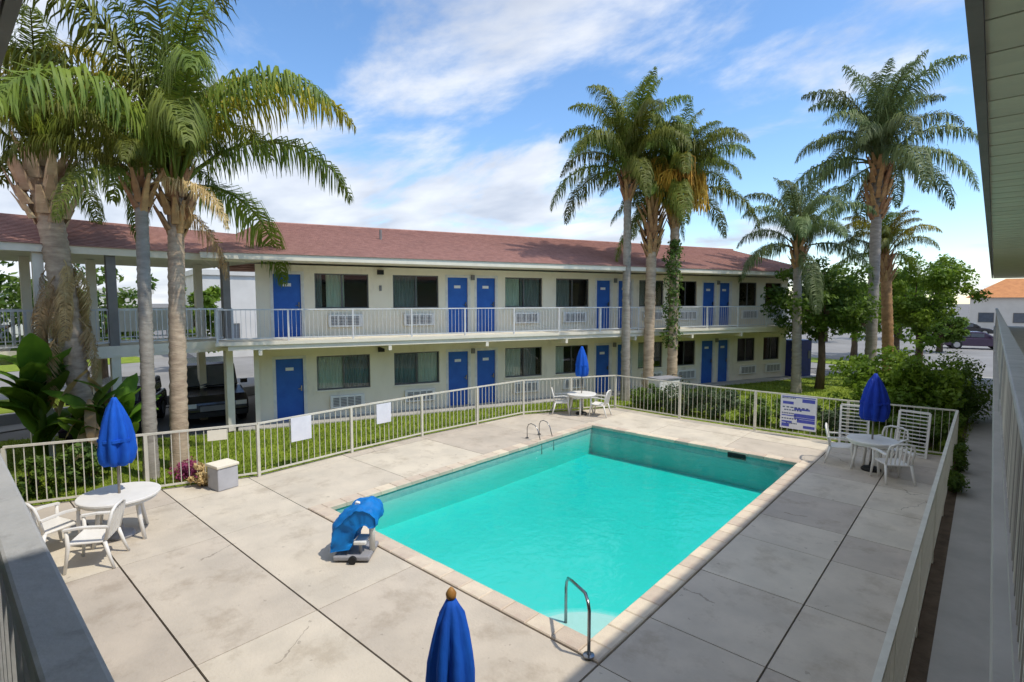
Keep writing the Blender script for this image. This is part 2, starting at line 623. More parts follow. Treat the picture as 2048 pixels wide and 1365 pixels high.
lawn_pts = [bw(-.6, .8), bw(24.6, .8), (-5.5, 33.5), (-2.8, 30.0), (-.05, 24.5), (-.3, 16.95)] + \
           [(x, y + .16) for x, y in FENCE_F[::-1][1:-1]] + [(-9.95, 16.8)] + [(x - .16, y) for x, y in FENCE_L[::-1][1:]] + \
           [(-17.5, -1.5), (-20.6, .2), (-19.4, 3.2), (-17.2, 4.4)]
sheet('lawn', lawn_pts, -.015, M_LAWN, th=.06)
sheet('path', [bw(-.6, .8), bw(-.6, -.02), bw(26.5, -.02), bw(26.5, .8)], .02, M_WALK, th=.1)
sheet('road', [(-24.5, -30), (-20.9, -3), (-22.2, 4), (-24, 20), (-30, 22), (-60, 22), (-60, -30)], -.05, M_ROAD)
sheet('parking_lot', [(-12, 34.5), (-5.2, 34.5), (6, 34.5), (9, 90), (-30, 90), (-16, 40)], -.05, M_ROAD)
sheet('grass_verge', [(-29.5, -12), (-25.4, -12), (-25.2, 6), (-28.4, 6)], -.02, M_LAWN)
sheet('grass_verge', [(-12.5, 39.0), (-5.2, 37.0), (-4.6, 39.6), (-12.5, 42.0)], -.02, M_LAWN)
sheet('grass_verge', [(-48, -6), (-40, -6), (-40, 10), (-48, 10)], -.02, M_LAWN)
sheet('side_path', [(-.27, -2), (3.2, -2), (3.2, 36), (-.27, 36)], -.01, M_WALK, th=.06)
sheet('planting_bed', [(-.43, -2), (-.27, -2), (-.27, 24), (-.43, 16.9)], -.012, M_SOIL, th=.05)

# ------------------------------------------------------------------ pool deck, slab by slab
deck = empty('pool_deck')
tag(deck, kind='structure')
base = MB()
outer = clip_rect(DECK, -20, 5, -5, 30)
ox0, ox1, oy0, oy1 = PX0 - CW, PX1 + CW, PY0 - CW, PY1 + CW
for r in ((-20, ox0, -5, 30), (ox1, 5, -5, 30), (ox0, ox1, -5, oy0), (ox0, ox1, oy1, 30)):
    q = clip_rect(DECK, *r)
    if q:
        base.poly(q if area(q) > 0 else q[::-1], -.08, -.035)
tag(base.build('joint_bed', M_JOINT, deck))
zones = [
    # x lines, y lines, gap at x lines, gap at y lines
    ([-15, -13.6, -11.4, ox0 + .0, -6.05, ox1, -1.55, -.40], [-2, -.4, 1.75, 3.12, oy0]),
    ([-15, -11.5, ox0], [oy0, 6.9, 9.3, 11.7, oy1]),
    ([ox1, -1.55, -.40], [oy0, 5.75, 7.3, 8.85, 10.0, 11.6, 13.2, oy1]),
    ([-15, -11.5, ox0, -7.2, -5.0, ox1, -1.55, -.40], [oy1, 15.4, 17.5]),
]
MAJOR_X = {round(ox1, 3), -1.55}
MAJOR_Y = {1.75, 3.12}
for xs, ys in zones:
    for i in range(len(xs) - 1):
        for j in range(len(ys) - 1):
            ga = .011 if round(xs[i], 3) in MAJOR_X else .006
            gb = .011 if round(xs[i + 1], 3) in MAJOR_X else .006
            gc = .011 if ys[j] in MAJOR_Y else .007
            gd = .011 if ys[j + 1] in MAJOR_Y else .007
            q = clip_rect(DECK, xs[i] + ga, xs[i + 1] - gb, ys[j] + gc, ys[j + 1] - gd)
            if not q or abs(area(q)) < .02:
                continue
            if area(q) < 0:
                q = q[::-1]
            zt = random.uniform(-.002, .002)
            MB().poly(q, -.034, zt).build('concrete_slab', M_DECK, deck, bevel=0)

# ------------------------------------------------------------------ pool
pool = empty('swimming_pool', ((PX0 + PX1) / 2, (PY0 + PY1) / 2, 0))
tag(pool, kind='structure')
PCX, PCY = pool.location.x, pool.location.y


def PL(x, y):
    return (x - PCX, y - PCY)


sh = MB()
x0, y0 = PL(PX0, PY0)
x1, y1 = PL(PX1, PY1)
D1, D2 = -.74, -.86                            # shallow near, deep far
b = [(x0, y0, D1), (x1, y0, D1), (x1, -.5, D1 - .1), (x0, -.5, D1 - .1), (x1, y1 - 2, D2), (x0, y1 - 2, D2), (x1, y1, D2), (x0, y1, D2)]
tp = [(x0, y0, -.24), (x1, y0, -.24), (x1, y1, -.24), (x0, y1, -.24)]
sh.add(b + tp, [(0, 1, 2, 3), (3, 2, 4, 5), (5, 4, 6, 7), (0, 8, 9, 1), (7, 6, 10, 11), (0, 3, 5, 7, 11, 8), (1, 9, 10, 6, 4, 2)])
sh.build('pool_shell', M_PLASTER, pool)
tl = MB()
tp2 = [(x, y, .0) for x, y, z in tp]
tl.add(tp + tp2, [(0, 4, 5, 1), (1, 5, 6, 2), (2, 6, 7, 3), (3, 7, 4, 0)])
tl.build('tile_band', M_TILE, pool)
# corner steps at the near corner
for k, (r, zt) in enumerate(((1.6, -.56), (1.25, -.38), (.9, -.19))):
    pts = [(x1, y0)]
    for a in range(0, 91, 10):
        pts.append((x1 - r * math.cos(R(a)), y0 + r * math.sin(R(a))))
    pts = [pts[0]] + pts[1:][::-1]
    if area(pts) < 0:
        pts = pts[::-1]
    MB().poly(pts, -.9, zt).build('pool_step', M_PLASTER, pool)
# skimmer mouth in the far wall
MB().box(1.25, 1.7, y1 - .03, y1 - .012, -.16, -.02).build('skimmer_mouth', M_DARK, pool)
# coping stones
mcop = {}


def cop(lx, ly):
    k = (round(lx, 3), round(ly, 3))
    if k not in mcop:
        hx, hy = lx / 2 - .004, ly / 2 - .004
        c = .012
        m = MB()
        vv = [(-hx, -hy, -.05), (hx, -hy, -.05), (hx, hy, -.05), (-hx, hy, -.05), (-hx, -hy, .03 - c), (hx, -hy, .03 - c), (hx, hy, .03 - c), (-hx, hy, .03 - c),
              (-hx + c, -hy + c, .03), (hx - c, -hy + c, .03), (hx - c, hy - c, .03), (-hx + c, hy - c, .03)]
        m.add(vv, [(3, 2, 1, 0), (0, 1, 5, 4), (1, 2, 6, 5), (2, 3, 7, 6), (3, 0, 4, 7), (4, 5, 9, 8), (5, 6, 10, 9), (6, 7, 11, 10), (7, 4, 8, 11), (8, 9, 10, 11)])
        mcop[k] = m.mesh('coping_stone', M_COPING)
    return mcop[k]


LX, LY = PX1 - PX0, PY1 - PY0
nx, ny = 15, 23
ov = .03                                        # stones overhang the water a little
for i in range(nx):
    x = x0 + (i + .5) * LX / nx
    for yy in (y0 - CW / 2 + ov / 2, y1 + CW / 2 - ov / 2):
        put('coping_stone', cop(LX / nx, CW + ov), pool, (x, yy, random.uniform(-.003, .003)), (0, 0, random.uniform(-.004, .004)))
for j in range(ny):
    y = y0 + (j + .5) * LY / ny
    for xx in (x0 - CW / 2 + ov / 2, x1 + CW / 2 - ov / 2):
        put('coping_stone', cop(CW + ov, LY / ny), pool, (xx, y, random.uniform(-.003, .003)), (0, 0, random.uniform(-.004, .004)))
for xx in (x0 - CW / 2 , x1 + CW / 2):
    for yy in (y0 - CW / 2, y1 + CW / 2):
        put('coping_stone', cop(CW, CW), pool, (xx, yy, .001))
# rounded in-fill stone under the hand rail at the near corner
rp = [(x1 + .0, y0 + .0)]
for a in range(0, 91, 15):
    rp.append((x1 - .42 + .42 * math.sin(R(a)), y0 + .42 - .42 * math.cos(R(a))))
M_WATER = mat_clear('pool_water', (.93, .985, .98), gloss_rough=.03, bump=.38, bscale=4.0, ior=1.33)
_t = M_WATER.node_tree
_va = N(_t, 'ShaderNodeVolumeAbsorption')
_va.inputs['Color'].default_value = (.05, .925, .905, 1)
_va.inputs['Density'].default_value = 1.3
_t.links.new(_va.outputs[0], [n for n in _t.nodes if n.type == 'OUTPUT_MATERIAL'][0].inputs['Volume'])
w = MB().box(PX0 - .03, PX1 + .03, PY0 - .03, PY1 + .03, -1.1, -.07)
tag(w.build('pool_water', M_WATER), kind='structure')


# ------------------------------------------------------------------ buildings
def wall_open(mb, x0, x1, z0, z1, y0, y1, ops):
    """wall along x with rectangular openings (ox0, ox1, oz0, oz1)"""
    xs = sorted({x0, x1} | {o[0] for o in ops} | {o[1] for o in ops})
    for a, b in zip(xs[:-1], xs[1:]):
        zs = [(z0, z1)]
        for o in ops:
            if o[0] <= a + 1e-6 and o[1] >= b - 1e-6:
                zs2 = []
                for (p, q) in zs:
                    if o[2] > p:
                        zs2.append((p, o[2]))
                    if o[3] < q:
                        zs2.append((o[3], q))
                zs = zs2
        for p, q in zs:
            mb.box(a, b, y0, y1, p, q)


def shingle_roof(mb, e0, e1, r0, r1, n, lift=.018):
    """stepped shingle courses from eave edge e0-e1 up to ridge r0-r1"""
    e0, e1, r0, r1 = map(Vector, (e0, e1, r0, r1))
    nrm = (e1 - e0).cross(r0 - e0).normalized()
    for i in range(n):
        a, b = i / n, (i + 1) / n
        p0, p1 = e0.lerp(r0, a), e1.lerp(r1, a)
        q0, q1 = e0.lerp(r0, b), e1.lerp(r1, b)
        u = nrm * lift
        k = len(mb.v)
        mb.v += [tuple(p0), tuple(p1), tuple(p0 + u), tuple(p1 + u), tuple(q0), tuple(q1)]
        mb.f += [(k, k + 1, k + 3, k + 2), (k + 2, k + 3, k + 5, k + 4)]


FL = 2.69                                       # upper floor level
DH = 2.05
# --- motel block across the pool
motel = empty('motel_building', BO, R(90) - BA)
tag(motel, 'two storey cream motel block with blue doors and red shingle roof across the pool', 'building')
DOORS = [(.45, 1.35), (6.18, 7.04), (7.30, 8.14), (12.62, 13.40), (13.72, 14.48), (18.50, 19.32), (19.55, 20.30)]
WINS = [(1.72, 3.43), (4.25, 5.88), (8.50, 10.10), (10.72, 12.27), (14.85, 16.2), (16.85, 18.15), (20.85, 22.05), (22.65, 23.8)]
SILL, HEAD = .92, 2.05
BEND = 24.3
body = MB()
for z in (0, FL):
    ops = [(a, b, z, z + DH) for a, b in DOORS] + [(a, b, z + SILL, z + HEAD) for a, b in WINS]
    wall_open(body, 0, BEND, z - (.1 if z == 0 else .0), z + (FL - .22 if z == 0 else 2.30), 0, .2, ops)
body.box(0, .2, .2, 9.5, -.1, 4.99)             # end walls and back
body.box(BEND - .2, BEND, .2, 9.5, -.1, 4.99)
body.box(.2, BEND - .2, 9.3, 9.5, -.1, 4.99)
body.build('wall', M_STUCCO, motel)
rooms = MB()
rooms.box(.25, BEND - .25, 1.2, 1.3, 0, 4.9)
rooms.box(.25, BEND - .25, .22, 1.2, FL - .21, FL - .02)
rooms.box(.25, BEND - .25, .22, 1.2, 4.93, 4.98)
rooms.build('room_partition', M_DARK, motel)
BAL = -1.5                                      # balcony front
slab = MB()
slab.box(-1.05, BEND + .4, BAL, -.002, FL - .10, FL)
slab.box(-.75, BEND + .3, BAL + .05, -.003, FL - .24, FL - .101)
slab.build('balcony_slab', M_CREAM, motel)
for s_ in (0.02, 3.75, 7.1, 10.3, 13.5, 16.5, 19.4, 22.3, BEND - .1):
    MB().box(s_, s_ + .1, BAL + .06, -.004, FL - .40, FL - .242).build('balcony_beam', M_CREAM, motel)
MB().box(-.12, .02, -.32, -.02, 0, FL - .25).build('corner_post', M_CREAM, motel)
# soffit, fascia, roof
EZ = 5.02
so_ = MB()
so_.box(-1.25, BEND + .55, BAL + .02, .9, EZ + .03, EZ + .06)
so_.build('eave_soffit', M_CREAM, motel)
fa = MB()
fa.box(-1.33, BEND + .62, BAL - .03, BAL + .02, EZ, EZ + .17)
fa.box(-1.33, -1.28, BAL + .021, 3.7, EZ, EZ + .17)
fa.box(BEND + .57, BEND + .62, BAL + .021, 10.8, EZ, EZ + .17)
fa.build('fascia', M_CREAM, motel)
rf = MB()
RZ = 6.72
RY = 3.75
shingle_roof(rf, (-1.36, BAL - .06, EZ + .16), (BEND + .65, BAL - .06, EZ + .16), (.2, RY, RZ), (BEND + .2, RY, RZ), 34)
shingle_roof(rf, (BEND + .65, 9.0, EZ + .16), (-1.36, 9.0, EZ + .16), (BEND + .2, RY, RZ), (.2, RY, RZ), 20)
rf.add([(-1.36, BAL - .06, EZ + .16), (-1.36, 9, EZ + .16), (.2, RY, RZ)], [(0, 2, 1)])
rf.add([(BEND + .65, BAL - .06, EZ + .16), (BEND + .65, 9, EZ + .16), (BEND + .2, RY, RZ)], [(0, 1, 2)])
roof = rf.build('roof', M_ROOF, motel)
cap = MB()
cap.tube([(.2, RY, RZ + .015), (BEND + .2, RY, RZ + .015)], .07, 6)
cap.build('ridge_cap', M_ROOF, roof)
for sx in (4.2, 15.6):
    v = MB().tube([(sx, 1.6, 5.9), (sx, 1.6, 6.45)], .05, 8)
    v.build('vent_pipe', M_GRILLE, roof)

# doors
dm = MB().box(-.001, .001, 0, 0, 0, 0)


def door(parent, a, b, z):
    d = MB().box(a + .045, b - .045, .07, .11, z + .01, z + DH - .045).build('door', M_DOOR, parent)
    f = MB()
    f.box(a, a + .045, .0, .13, z, z + DH)
    f.box(b - .045, b, .0, .13, z, z + DH)
    f.box(a + .046, b - .046, .0, .13, z + DH - .045, z + DH)
    f.box(a - .05, a - .001, -.012, -.003, z, z + DH + .05)
    f.box(b + .001, b + .05, -.012, -.003, z, z + DH + .05)
    f.box(a, b, -.012, -.003, z + DH + .002, z + DH + .05)
    f.build('door_frame', M_FRAME, d)
    h = MB().box(b - .13, b - .09, .035, .069, z + .95, z + 1.12)
    h.bar((b - .12, .03, z + 1.02), (b - .21, .03, z + 1.02), .018)
    h.build('handle', M_CHROME, d)
    c = (a + b) / 2
    MB().box(c - .12, c + .12, .062, .069, z + 1.62, z + 1.72).build('number_plate', M_WHITE, d)


def window(parent, a, b, z0, z1, style):
    w_ = MB()
    t = .035
    for p in ((a, a + t, z0, z1), (b - t, b, z0, z1), (a + t, b - t, z0, z0 + t), (a + t, b - t, z1 - t, z1)):
        w_.box(p[0], p[1], .05, .12, p[2], p[3])
    mid = (a + b) / 2
    w_.box(mid - .02, mid + .02, .045, .115, z0 + t, z1 - t)
    o = w_.build('window', M_ALU, parent)
    for p, q in ((a + t, mid - .02), (mid + .02, b - t)):
        MB().box(p, q, .078, .084, z0 + t, z1 - t).build('pane', M_GLASS, o)
    MB().box(a - .03, b + .03, -.035, .045, z0 - .05, z0 - .002).build('window_sill', M_CREAM, o)
    # pleated curtain behind the glass; style says how far each half is drawn
    for (p, q, mt) in style:
        p_, q_ = a + .04 + (b - a - .08) * p, a + .04 + (b - a - .08) * q
        cu = MB()
        n = max(6, int((q_ - p_) / .05))
        for i in range(n):
            xa, xb = p_ + (q_ - p_) * i / n, p_ + (q_ - p_) * (i + 1) / n
            ya, yb = (.16, .185) if i % 2 else (.185, .16)
            k = len(cu.v)
            cu.v += [(xa, ya, z0 + .01), (xb, yb, z0 + .01), (xb, yb, z1 - .01), (xa, ya, z1 - .01)]
            cu.f += [(k, k + 1, k + 2, k + 3)]
        cu.build('curtain', mt, o)


def aircon(parent, a, b, z):
    c = (a + b) / 2 + .08
    o = MB().box(c - .55, c + .55, -.10, -.003, z + .30, z + .72).build('air_conditioner', M_WHITE, parent, bevel=.012)
    gr = MB()
    for i in range(4):
        x = c - .46 + i * .235
        for k in range(6):
            gr.box(x, x + .19, -.112, -.101, z + .37 + k * .05, z + .37 + k * .05 + .03)
    gr.build('grille', M_GRILLE, o)


STY = {
    0: [[(.0, .12, M_CURTD), (.2, .55, M_CURT)], [(0, .55, M_CURTD)], [(0, .42, M_CURT), (.45, 1, M_CURTD)], [(.0, .45, M_CURTD)], [(0, .3, M_CURTD)],
        [(0, 1, M_CURTD)], [(0, .5, M_CURTD)], [(0, .2, M_CURT)]],
    1: [[(0, .5, M_CURT), (.5, 1, M_CURTD)], [(0, .55, M_CURTD), (.55, 1, M_CURT)], [(0, .45, M_CURT), (.5, .9, M_CURTD)], [(0, .3, M_CURT)], [(0, .5, M_CURT)],
        [(0, .4, M_CURT), (.6, 1, M_CURT)], [(0, .5, M_CURT)], [(0, .3, M_CURTD)]],
}
for z, lv in ((0, 1), (FL, 0)):
    for a, b_ in DOORS:
        door(motel, a, b_, z)
    for i, (a, b_) in enumerate(WINS):
        window(motel, a, b_, z + SILL, z + HEAD, STY[lv][i])
        aircon(motel, a, b_, z)
# wall lamps between the paired doors, junction box, wall plate
for s_ in (7.17, 13.56, 19.43):
    for z in (0, FL):
        MB().box(s_ - .06, s_ + .06, -.10, -.003, z + 1.92, z + 2.10).build('wall_lamp', M_GRILLE, motel)
MB().box(3.72, 3.92, -.14, -.003, FL + 2.05, FL + 2.2).build('floodlight', M_BLACK, motel)
MB().box(3.78, 3.86, -.03, -.003, FL + 1.5, FL + 1.68).build('wall_plate', M_GRILLE, motel)
MB().box(3.70, 3.90, -.14, -.003, 2.12, 2.27).build('floodlight', M_BLACK, motel)


# --- railing kit
def railing(parent, pts, z, h, mt, post_every=2.2, pick=.11, ps=.014, rail=.04, bottom=.09, zf=None, posts=True, post_w=.05):
    """handrail, bottom rail, posts and one picket after another along straight runs (local coordinates of parent)"""
    top = MB()
    pm = MB().box(-ps / 2, ps / 2, -ps / 2, ps / 2, bottom + .02, h - rail + .004).mesh('picket', mt)
    po = MB().box(-post_w / 2, post_w / 2, -post_w / 2, post_w / 2, -.02, h - rail).mesh('post', mt)
    n_p = 0
    for k in range(len(pts) - 1):
        a, b = Vector((*pts[k], z)), Vector((*pts[k + 1], z))
        d = b - a
        ln = d.length
        rz = math.atan2(d.y, d.x)
        rl = MB().bar(a + Vector((0, 0, h - rail / 2)), b + Vector((0, 0, h - rail / 2)), rail * 1.15, rail)
        rl.build('handrail', mt, parent)
        MB().bar(a + Vector((0, 0, bottom)), b + Vector((0, 0, bottom)), .03, .035).build('bottom_rail', mt, parent)
        np_ = max(1, int(round(ln / post_every)))
        if posts:
            for i in range(np_ + (1 if k == len(pts) - 2 else 0)):
                put('post', po, parent, a + d * (i / np_), (0, 0, rz))
        n = int(ln / pick)
        for i in range(1, n):
            u = i / n
            if posts and abs(u * np_ - round(u * np_)) * ln / np_ < .06:
                continue
            put('picket', pm, parent, a + d * u, (0, 0, rz))


railing(motel, [(-1.0, 3.2), (-1.0, BAL + .05), (BEND + .35, BAL + .05)], FL, .93, M_RAILW, post_every=1.85, pick=.12, ps=.010, rail=.035)

# --- walkway wing that closes the left side of the court
wing = empty('walkway_wing', (-16.7, 1.5, 0))
tag(wing, 'roofed upper walkway on grey posts left of the motel block, behind the palms', 'walkway')
wb = MB()
wb.box(-2.6, 0, -9, 4.9, FL - .22, FL)
wb.build('walkway_slab', M_CREAM, wing)
MB().box(-.05, .02, -9, 4.9, FL - .30, FL - .221).build('edge_beam', M_CREAM, wing)
for y in (-6.2, -2.4, .45, 1.85, 4.6):
    MB().box(-.22, -.02, y - .1, y + .1, FL + .002, 5.02).build('post', M_FASCIA if y > 1 else M_CREAM, wing)
    MB().box(-.22, -.02, y - .1, y + .1, -.05, FL - .222).build('post', M_CREAM, wing)
    MB().box(-2.5, -2.3, y - .1, y + .1, -.05, FL - .222).build('post', M_CREAM, wing)
    MB().box(-2.5, -2.3, y - .1, y + .1, FL + .002, 5.02).build('post', M_CREAM, wing)
railing(wing, [(-.1, -9), (-.1, 4.75)], FL, .95, M_RAILW, post_every=2.3, pick=.12, ps=.018)
railing(wing, [(-2.45, -9), (-2.45, 4.75)], FL, .95, M_RAILW, post_every=2.3, pick=.12, ps=.018)
MB().box(-5.0, .06, -9.5, 5.6, 5.03, 5.07).build('soffit', M_SOFFIT, wing)
wf = MB()
wf.box(.061, .10, -9.6, 5.1, 5.0, 5.19)
wf.build('fascia', M_CREAM, wing)
wr = MB()
shingle_roof(wr, (.14, -9.7, 5.18), (.14, 5.6, 5.18), (-2.6, -9.7, 6.14), (-2.6, 7.0, 6.14), 20)
shingle_roof(wr, (-5.2, 7.0, 5.18), (-5.2, -9.7, 5.18), (-2.6, 7.0, 6.14), (-2.6, -9.7, 6.14), 16)
wr.build('roof', M_ROOF, wing)
for y0_, y1_ in ((2.2, 4.4),):
    MB().box(-2.42, -2.36, y0_, y1_, FL + .25, FL + .95).build('parapet_panel', M_CREAM, wing)

# --- near building: the walkway the picture is taken from
near = empty('near_motel_wing', (0, 0, 0), R(-.35))
tag(near, 'near upper walkway with olive soffit and grey rails along the right and lower left', 'building')
NF = 2.62
MB().box(.06, 1.75, -2.4, 36, NF - .2, NF).build('walkway_slab', M_WALK, near)
MB().box(-17, .059, -2.4, .03, NF - .2, NF).build('walkway_slab', M_WALK, near)
MB().box(1.75, 1.95, -2.4, 36, -.05, 5.0).build('wall', M_STUCCO, near)
MB().box(-17, 1.95, -2.6, -2.4, -.05, 5.0).build('wall', M_STUCCO, near)
bd = MB().box(-.085, 1.9, .004, .196, 5.0, 5.025).mesh('soffit_board', M_SOFFIT)
bd2 = MB().box(-.085, 1.9, .004, .196, 5.003, 5.028).mesh('soffit_board', M_SOFFIT)
for i in range(-12, 80):
    if i * .2 < .4:
        continue
    put('soffit_board', bd if i % 2 else bd2, near, (0, i * .2, 0))
MB().box(-.075, 1.9, 16.005, 36.3, 5.0, 5.025).build('soffit_panel', M_SOFFIT, near)
for i in range(-85, 10):
    if i < -30:
        continue
    put('soffit_board', MB().box(.004, .196, -2.4, .26, 5.0, 5.025).mesh('soffit_board', M_SOFFIT) if i == -30 else bpy.data.meshes['soffit_board.002'], near, (i * .2, 0, 0))
MB().box(-.14, -.088, .32, 36.4, 4.985, 5.17).build('fascia', M_FASCIA, near)
MB().box(-17, -.126, .27, .315, 4.985, 5.17).build('fascia', M_FASCIA, near)
MB().box(-.075, 2.6, 36.31, 36.36, 4.985, 5.17).build('fascia', M_FASCIA, near)
nr = MB()
shingle_roof(nr, (-.14, 36.5, 5.17), (-.14, -3, 5.17), (5.5, 36.5, 6.7), (5.5, -3, 6.7), 12)
shingle_roof(nr, (-17, .33, 5.17), (-.13, .33, 5.17), (-17, -5, 6.6), (-.13, -5, 6.6), 12) if False else None
nr.add([(-17, .33, 5.171), (-.126, .33, 5.171), (3, -5, 6.6), (-17, -5, 6.6)], [(0, 1, 2, 3)])
nr.build('roof', M_ROOF, near)
MB().box(.30, .42, 4.05, 4.30, 4.94, 4.997).build('soffit_lamp', M_BLACK, near)
MB().lathe([(.05, 4.975), (.05, 4.998)], 10, c=(.33, 7.9)).build('soffit_vent', M_DARK, near)
# right rail
cr = MB().box(.075, .165, .12, 35.5, 3.46, 3.50)
cr.build('rail_cap', M_RAILG, near, bevel=.006)
MB().box(.10, .14, .2, 35.5, NF + .10, NF + .14).build('bottom_rail', M_RAILB, near)
pk = MB().box(-.010, .010, -.010, .010, NF + .14, 3.458).mesh('baluster', M_RAILB)
for i in range(290):
    y = .26 + i * .12
    if y > 35.3:
        break
    put('baluster', pk, near, (.12, y, 0))
for y in (.16, 8, 16, 24, 32):
    MB().box(.095, .145, y - .03, y + .03, NF, 3.459).build('post', M_RAILG, near)
# left rail
cl_ = MB().box(-16.8, -.02, .058, .114, 3.41, 3.45)
cl_.build('rail_cap', M_RAILG, near, bevel=.006)
MB().box(-16.8, -.02, .068, .10, NF + .10, NF + .14).build('bottom_rail', M_RAILB, near)
pk2 = MB().box(-.010, .010, -.010, .010, NF + .14, 3.408).mesh('baluster', M_RAILG)
for i in range(130):
    put('baluster', pk2, near, (-.25 - i * .125, .084, 0))


# ------------------------------------------------------------------ pool fence
def fence_run(name, pts, label, h=1.2, post_at=None):
    o = empty(name, (*pts[0], 0))
    tag(o, label, 'fence', group='fences round the pool deck')
    lp = [(x - pts[0][0], y - pts[0][1]) for x, y in pts]
    return o, lp


fl, lp = fence_run('pool_fence', FENCE_L, 'long cream picket fence between the deck and the lawn on the left')
railing(fl, lp, 0, 1.2, M_FENCE, post_every=2.35, pick=.14, ps=.014, rail=.04, post_w=.06)
ff, lp = fence_run('pool_fence', FENCE_F, 'cream picket fence in front of the hedge beyond the pool')
railing(ff, lp, 0, 1.2, M_FENCE, post_every=2.35, pick=.14, ps=.009, rail=.035, post_w=.065)
fr_pts = [(-.42, 16.75), (-.46, -1.8)]
fr, lp = fence_run('pool_fence', fr_pts, 'cream picket fence beside the shaded path at the right, seen end on')
railing(fr, lp, 0, 1.2, M_FENCE, post_every=2.35, pick=.115, ps=.022, rail=.045, post_w=.05)


# ------------------------------------------------------------------ foliage kit
def unit(a):
    return a / np.maximum(np.linalg.norm(a, axis=-1, keepdims=True), 1e-9)


def leaf_cloud(name, centres, radii, per, size, m, seed, flat=.0, outward=.55):
    """leaf-sized quads scattered through many small clumps"""
    rg = np.random.default_rng(seed)
    C = np.repeat(np.asarray(centres, float), per, axis=0)
    Rd = np.repeat(np.asarray(radii, float), per)[:, None]
    n = len(C)
    d = unit(rg.normal(size=(n, 3)))
    rr = rg.random((n, 1)) ** .45
    P = C + d * rr * Rd * np.array([1, 1, .8])
    nr_ = unit(d * outward + rg.normal(size=(n, 3)) * .6 + np.array([0, 0, .35]))
    t = unit(np.cross(nr_, rg.normal(size=(n, 3))))
    b_ = np.cross(nr_, t)
    s_ = size * rg.uniform(.4, 1.5, (n, 1))
    V = np.empty((n, 4, 3))
    V[:, 0] = P - t * s_ * .5
    V[:, 1] = P + b_ * s_ * .26 - nr_ * s_ * .06
    V[:, 2] = P + t * s_ * .5 - np.array([0, 0, .12]) * s_
    V[:, 3] = P - b_ * s_ * .26 - nr_ * s_ * .06
    F = np.arange(n * 4).reshape(n, 4)
    return np_mesh(name, V.reshape(-1, 3), F, m)


def crown_centres(rx, ry, rz, n, seed, hollow=.35):
    rg = np.random.default_rng(seed)
    d = unit(rg.normal(size=(n, 3)))
    r_ = (hollow + (1 - hollow) * rg.random((n, 1)) ** .6)
    bump = 1 + .22 * np.sin(d[:, :1] * 5 + seed) * np.cos(d[:, 1:2] * 4 + seed * 2)
    return d * r_ * bump * np.array([rx, ry, rz])


def broad_tree(loc, h, rx, rz, m, label, seed, leaf=.16, n=60, per=150, trunk_r=.13, group=None, ry=None, name='broadleaf_tree'):
    o = empty(name, loc)
    tag(o, label, 'tree', group=group)
    rg = random.Random(seed)
    cen = crown_centres(rx, ry or rx, rz, n, seed)
    cz = h - rz
    cen[:, 2] += cz
    t = MB()
    fork = max(.5, cz - rz * .75)
    t.tube([(0, 0, -.1), (.04, .02, fork * .5), (-.03, .05, fork)], [trunk_r * 1.35, trunk_r, trunk_r * .85], 9, jit=.07)
    for i in range(9):
        c = Vector(cen[(i * 7) % n]) * .85 + Vector((0, 0, cz * .15))
        a = Vector((-.03, .05, fork))
        mid = a.lerp(c, .5) + Vector((rg.uniform(-.15, .15), rg.uniform(-.15, .15), .12))
        t.tube([a - Vector((0, 0, .08)), mid, c], [trunk_r * .6, trunk_r * .33, trunk_r * .1], 6)
    t.build('trunk', M_TRUNK, o, smooth=True)
    rad = [rg.uniform(.30, .52) * (rx / 1.7) for _ in range(n)]
    put('crown', leaf_cloud('crown', cen, rad, per, leaf, m, seed), o)
    return o


def shrub(loc, rx, ry, h, m, label, seed, leaf=.09, n=26, per=130, group=None, cat='shrub', name='shrub'):
    o = empty(name, loc)
    tag(o, label, cat, group=group)
    cen = crown_centres(rx, ry, h * .52, n, seed, .2)
    cen[:, 2] += h * .5
    cen[:, 2] = np.maximum(cen[:, 2], .08)
    rg = random.Random(seed)
    st = MB()
    for i in range(6):
        c = cen[i]
        st.tube([(c[0] * .15, c[1] * .15, -.05), (c[0] * .6, c[1] * .6, c[2] * .55), tuple(c)], [.022, .016, .006], 5)
    st.build('stems', M_TRUNK, o)
    put('foliage', leaf_cloud('foliage', cen, [rg.uniform(.22, .36) * max(rx, ry) for _ in range(n)], per, leaf, m, seed), o)
    return o


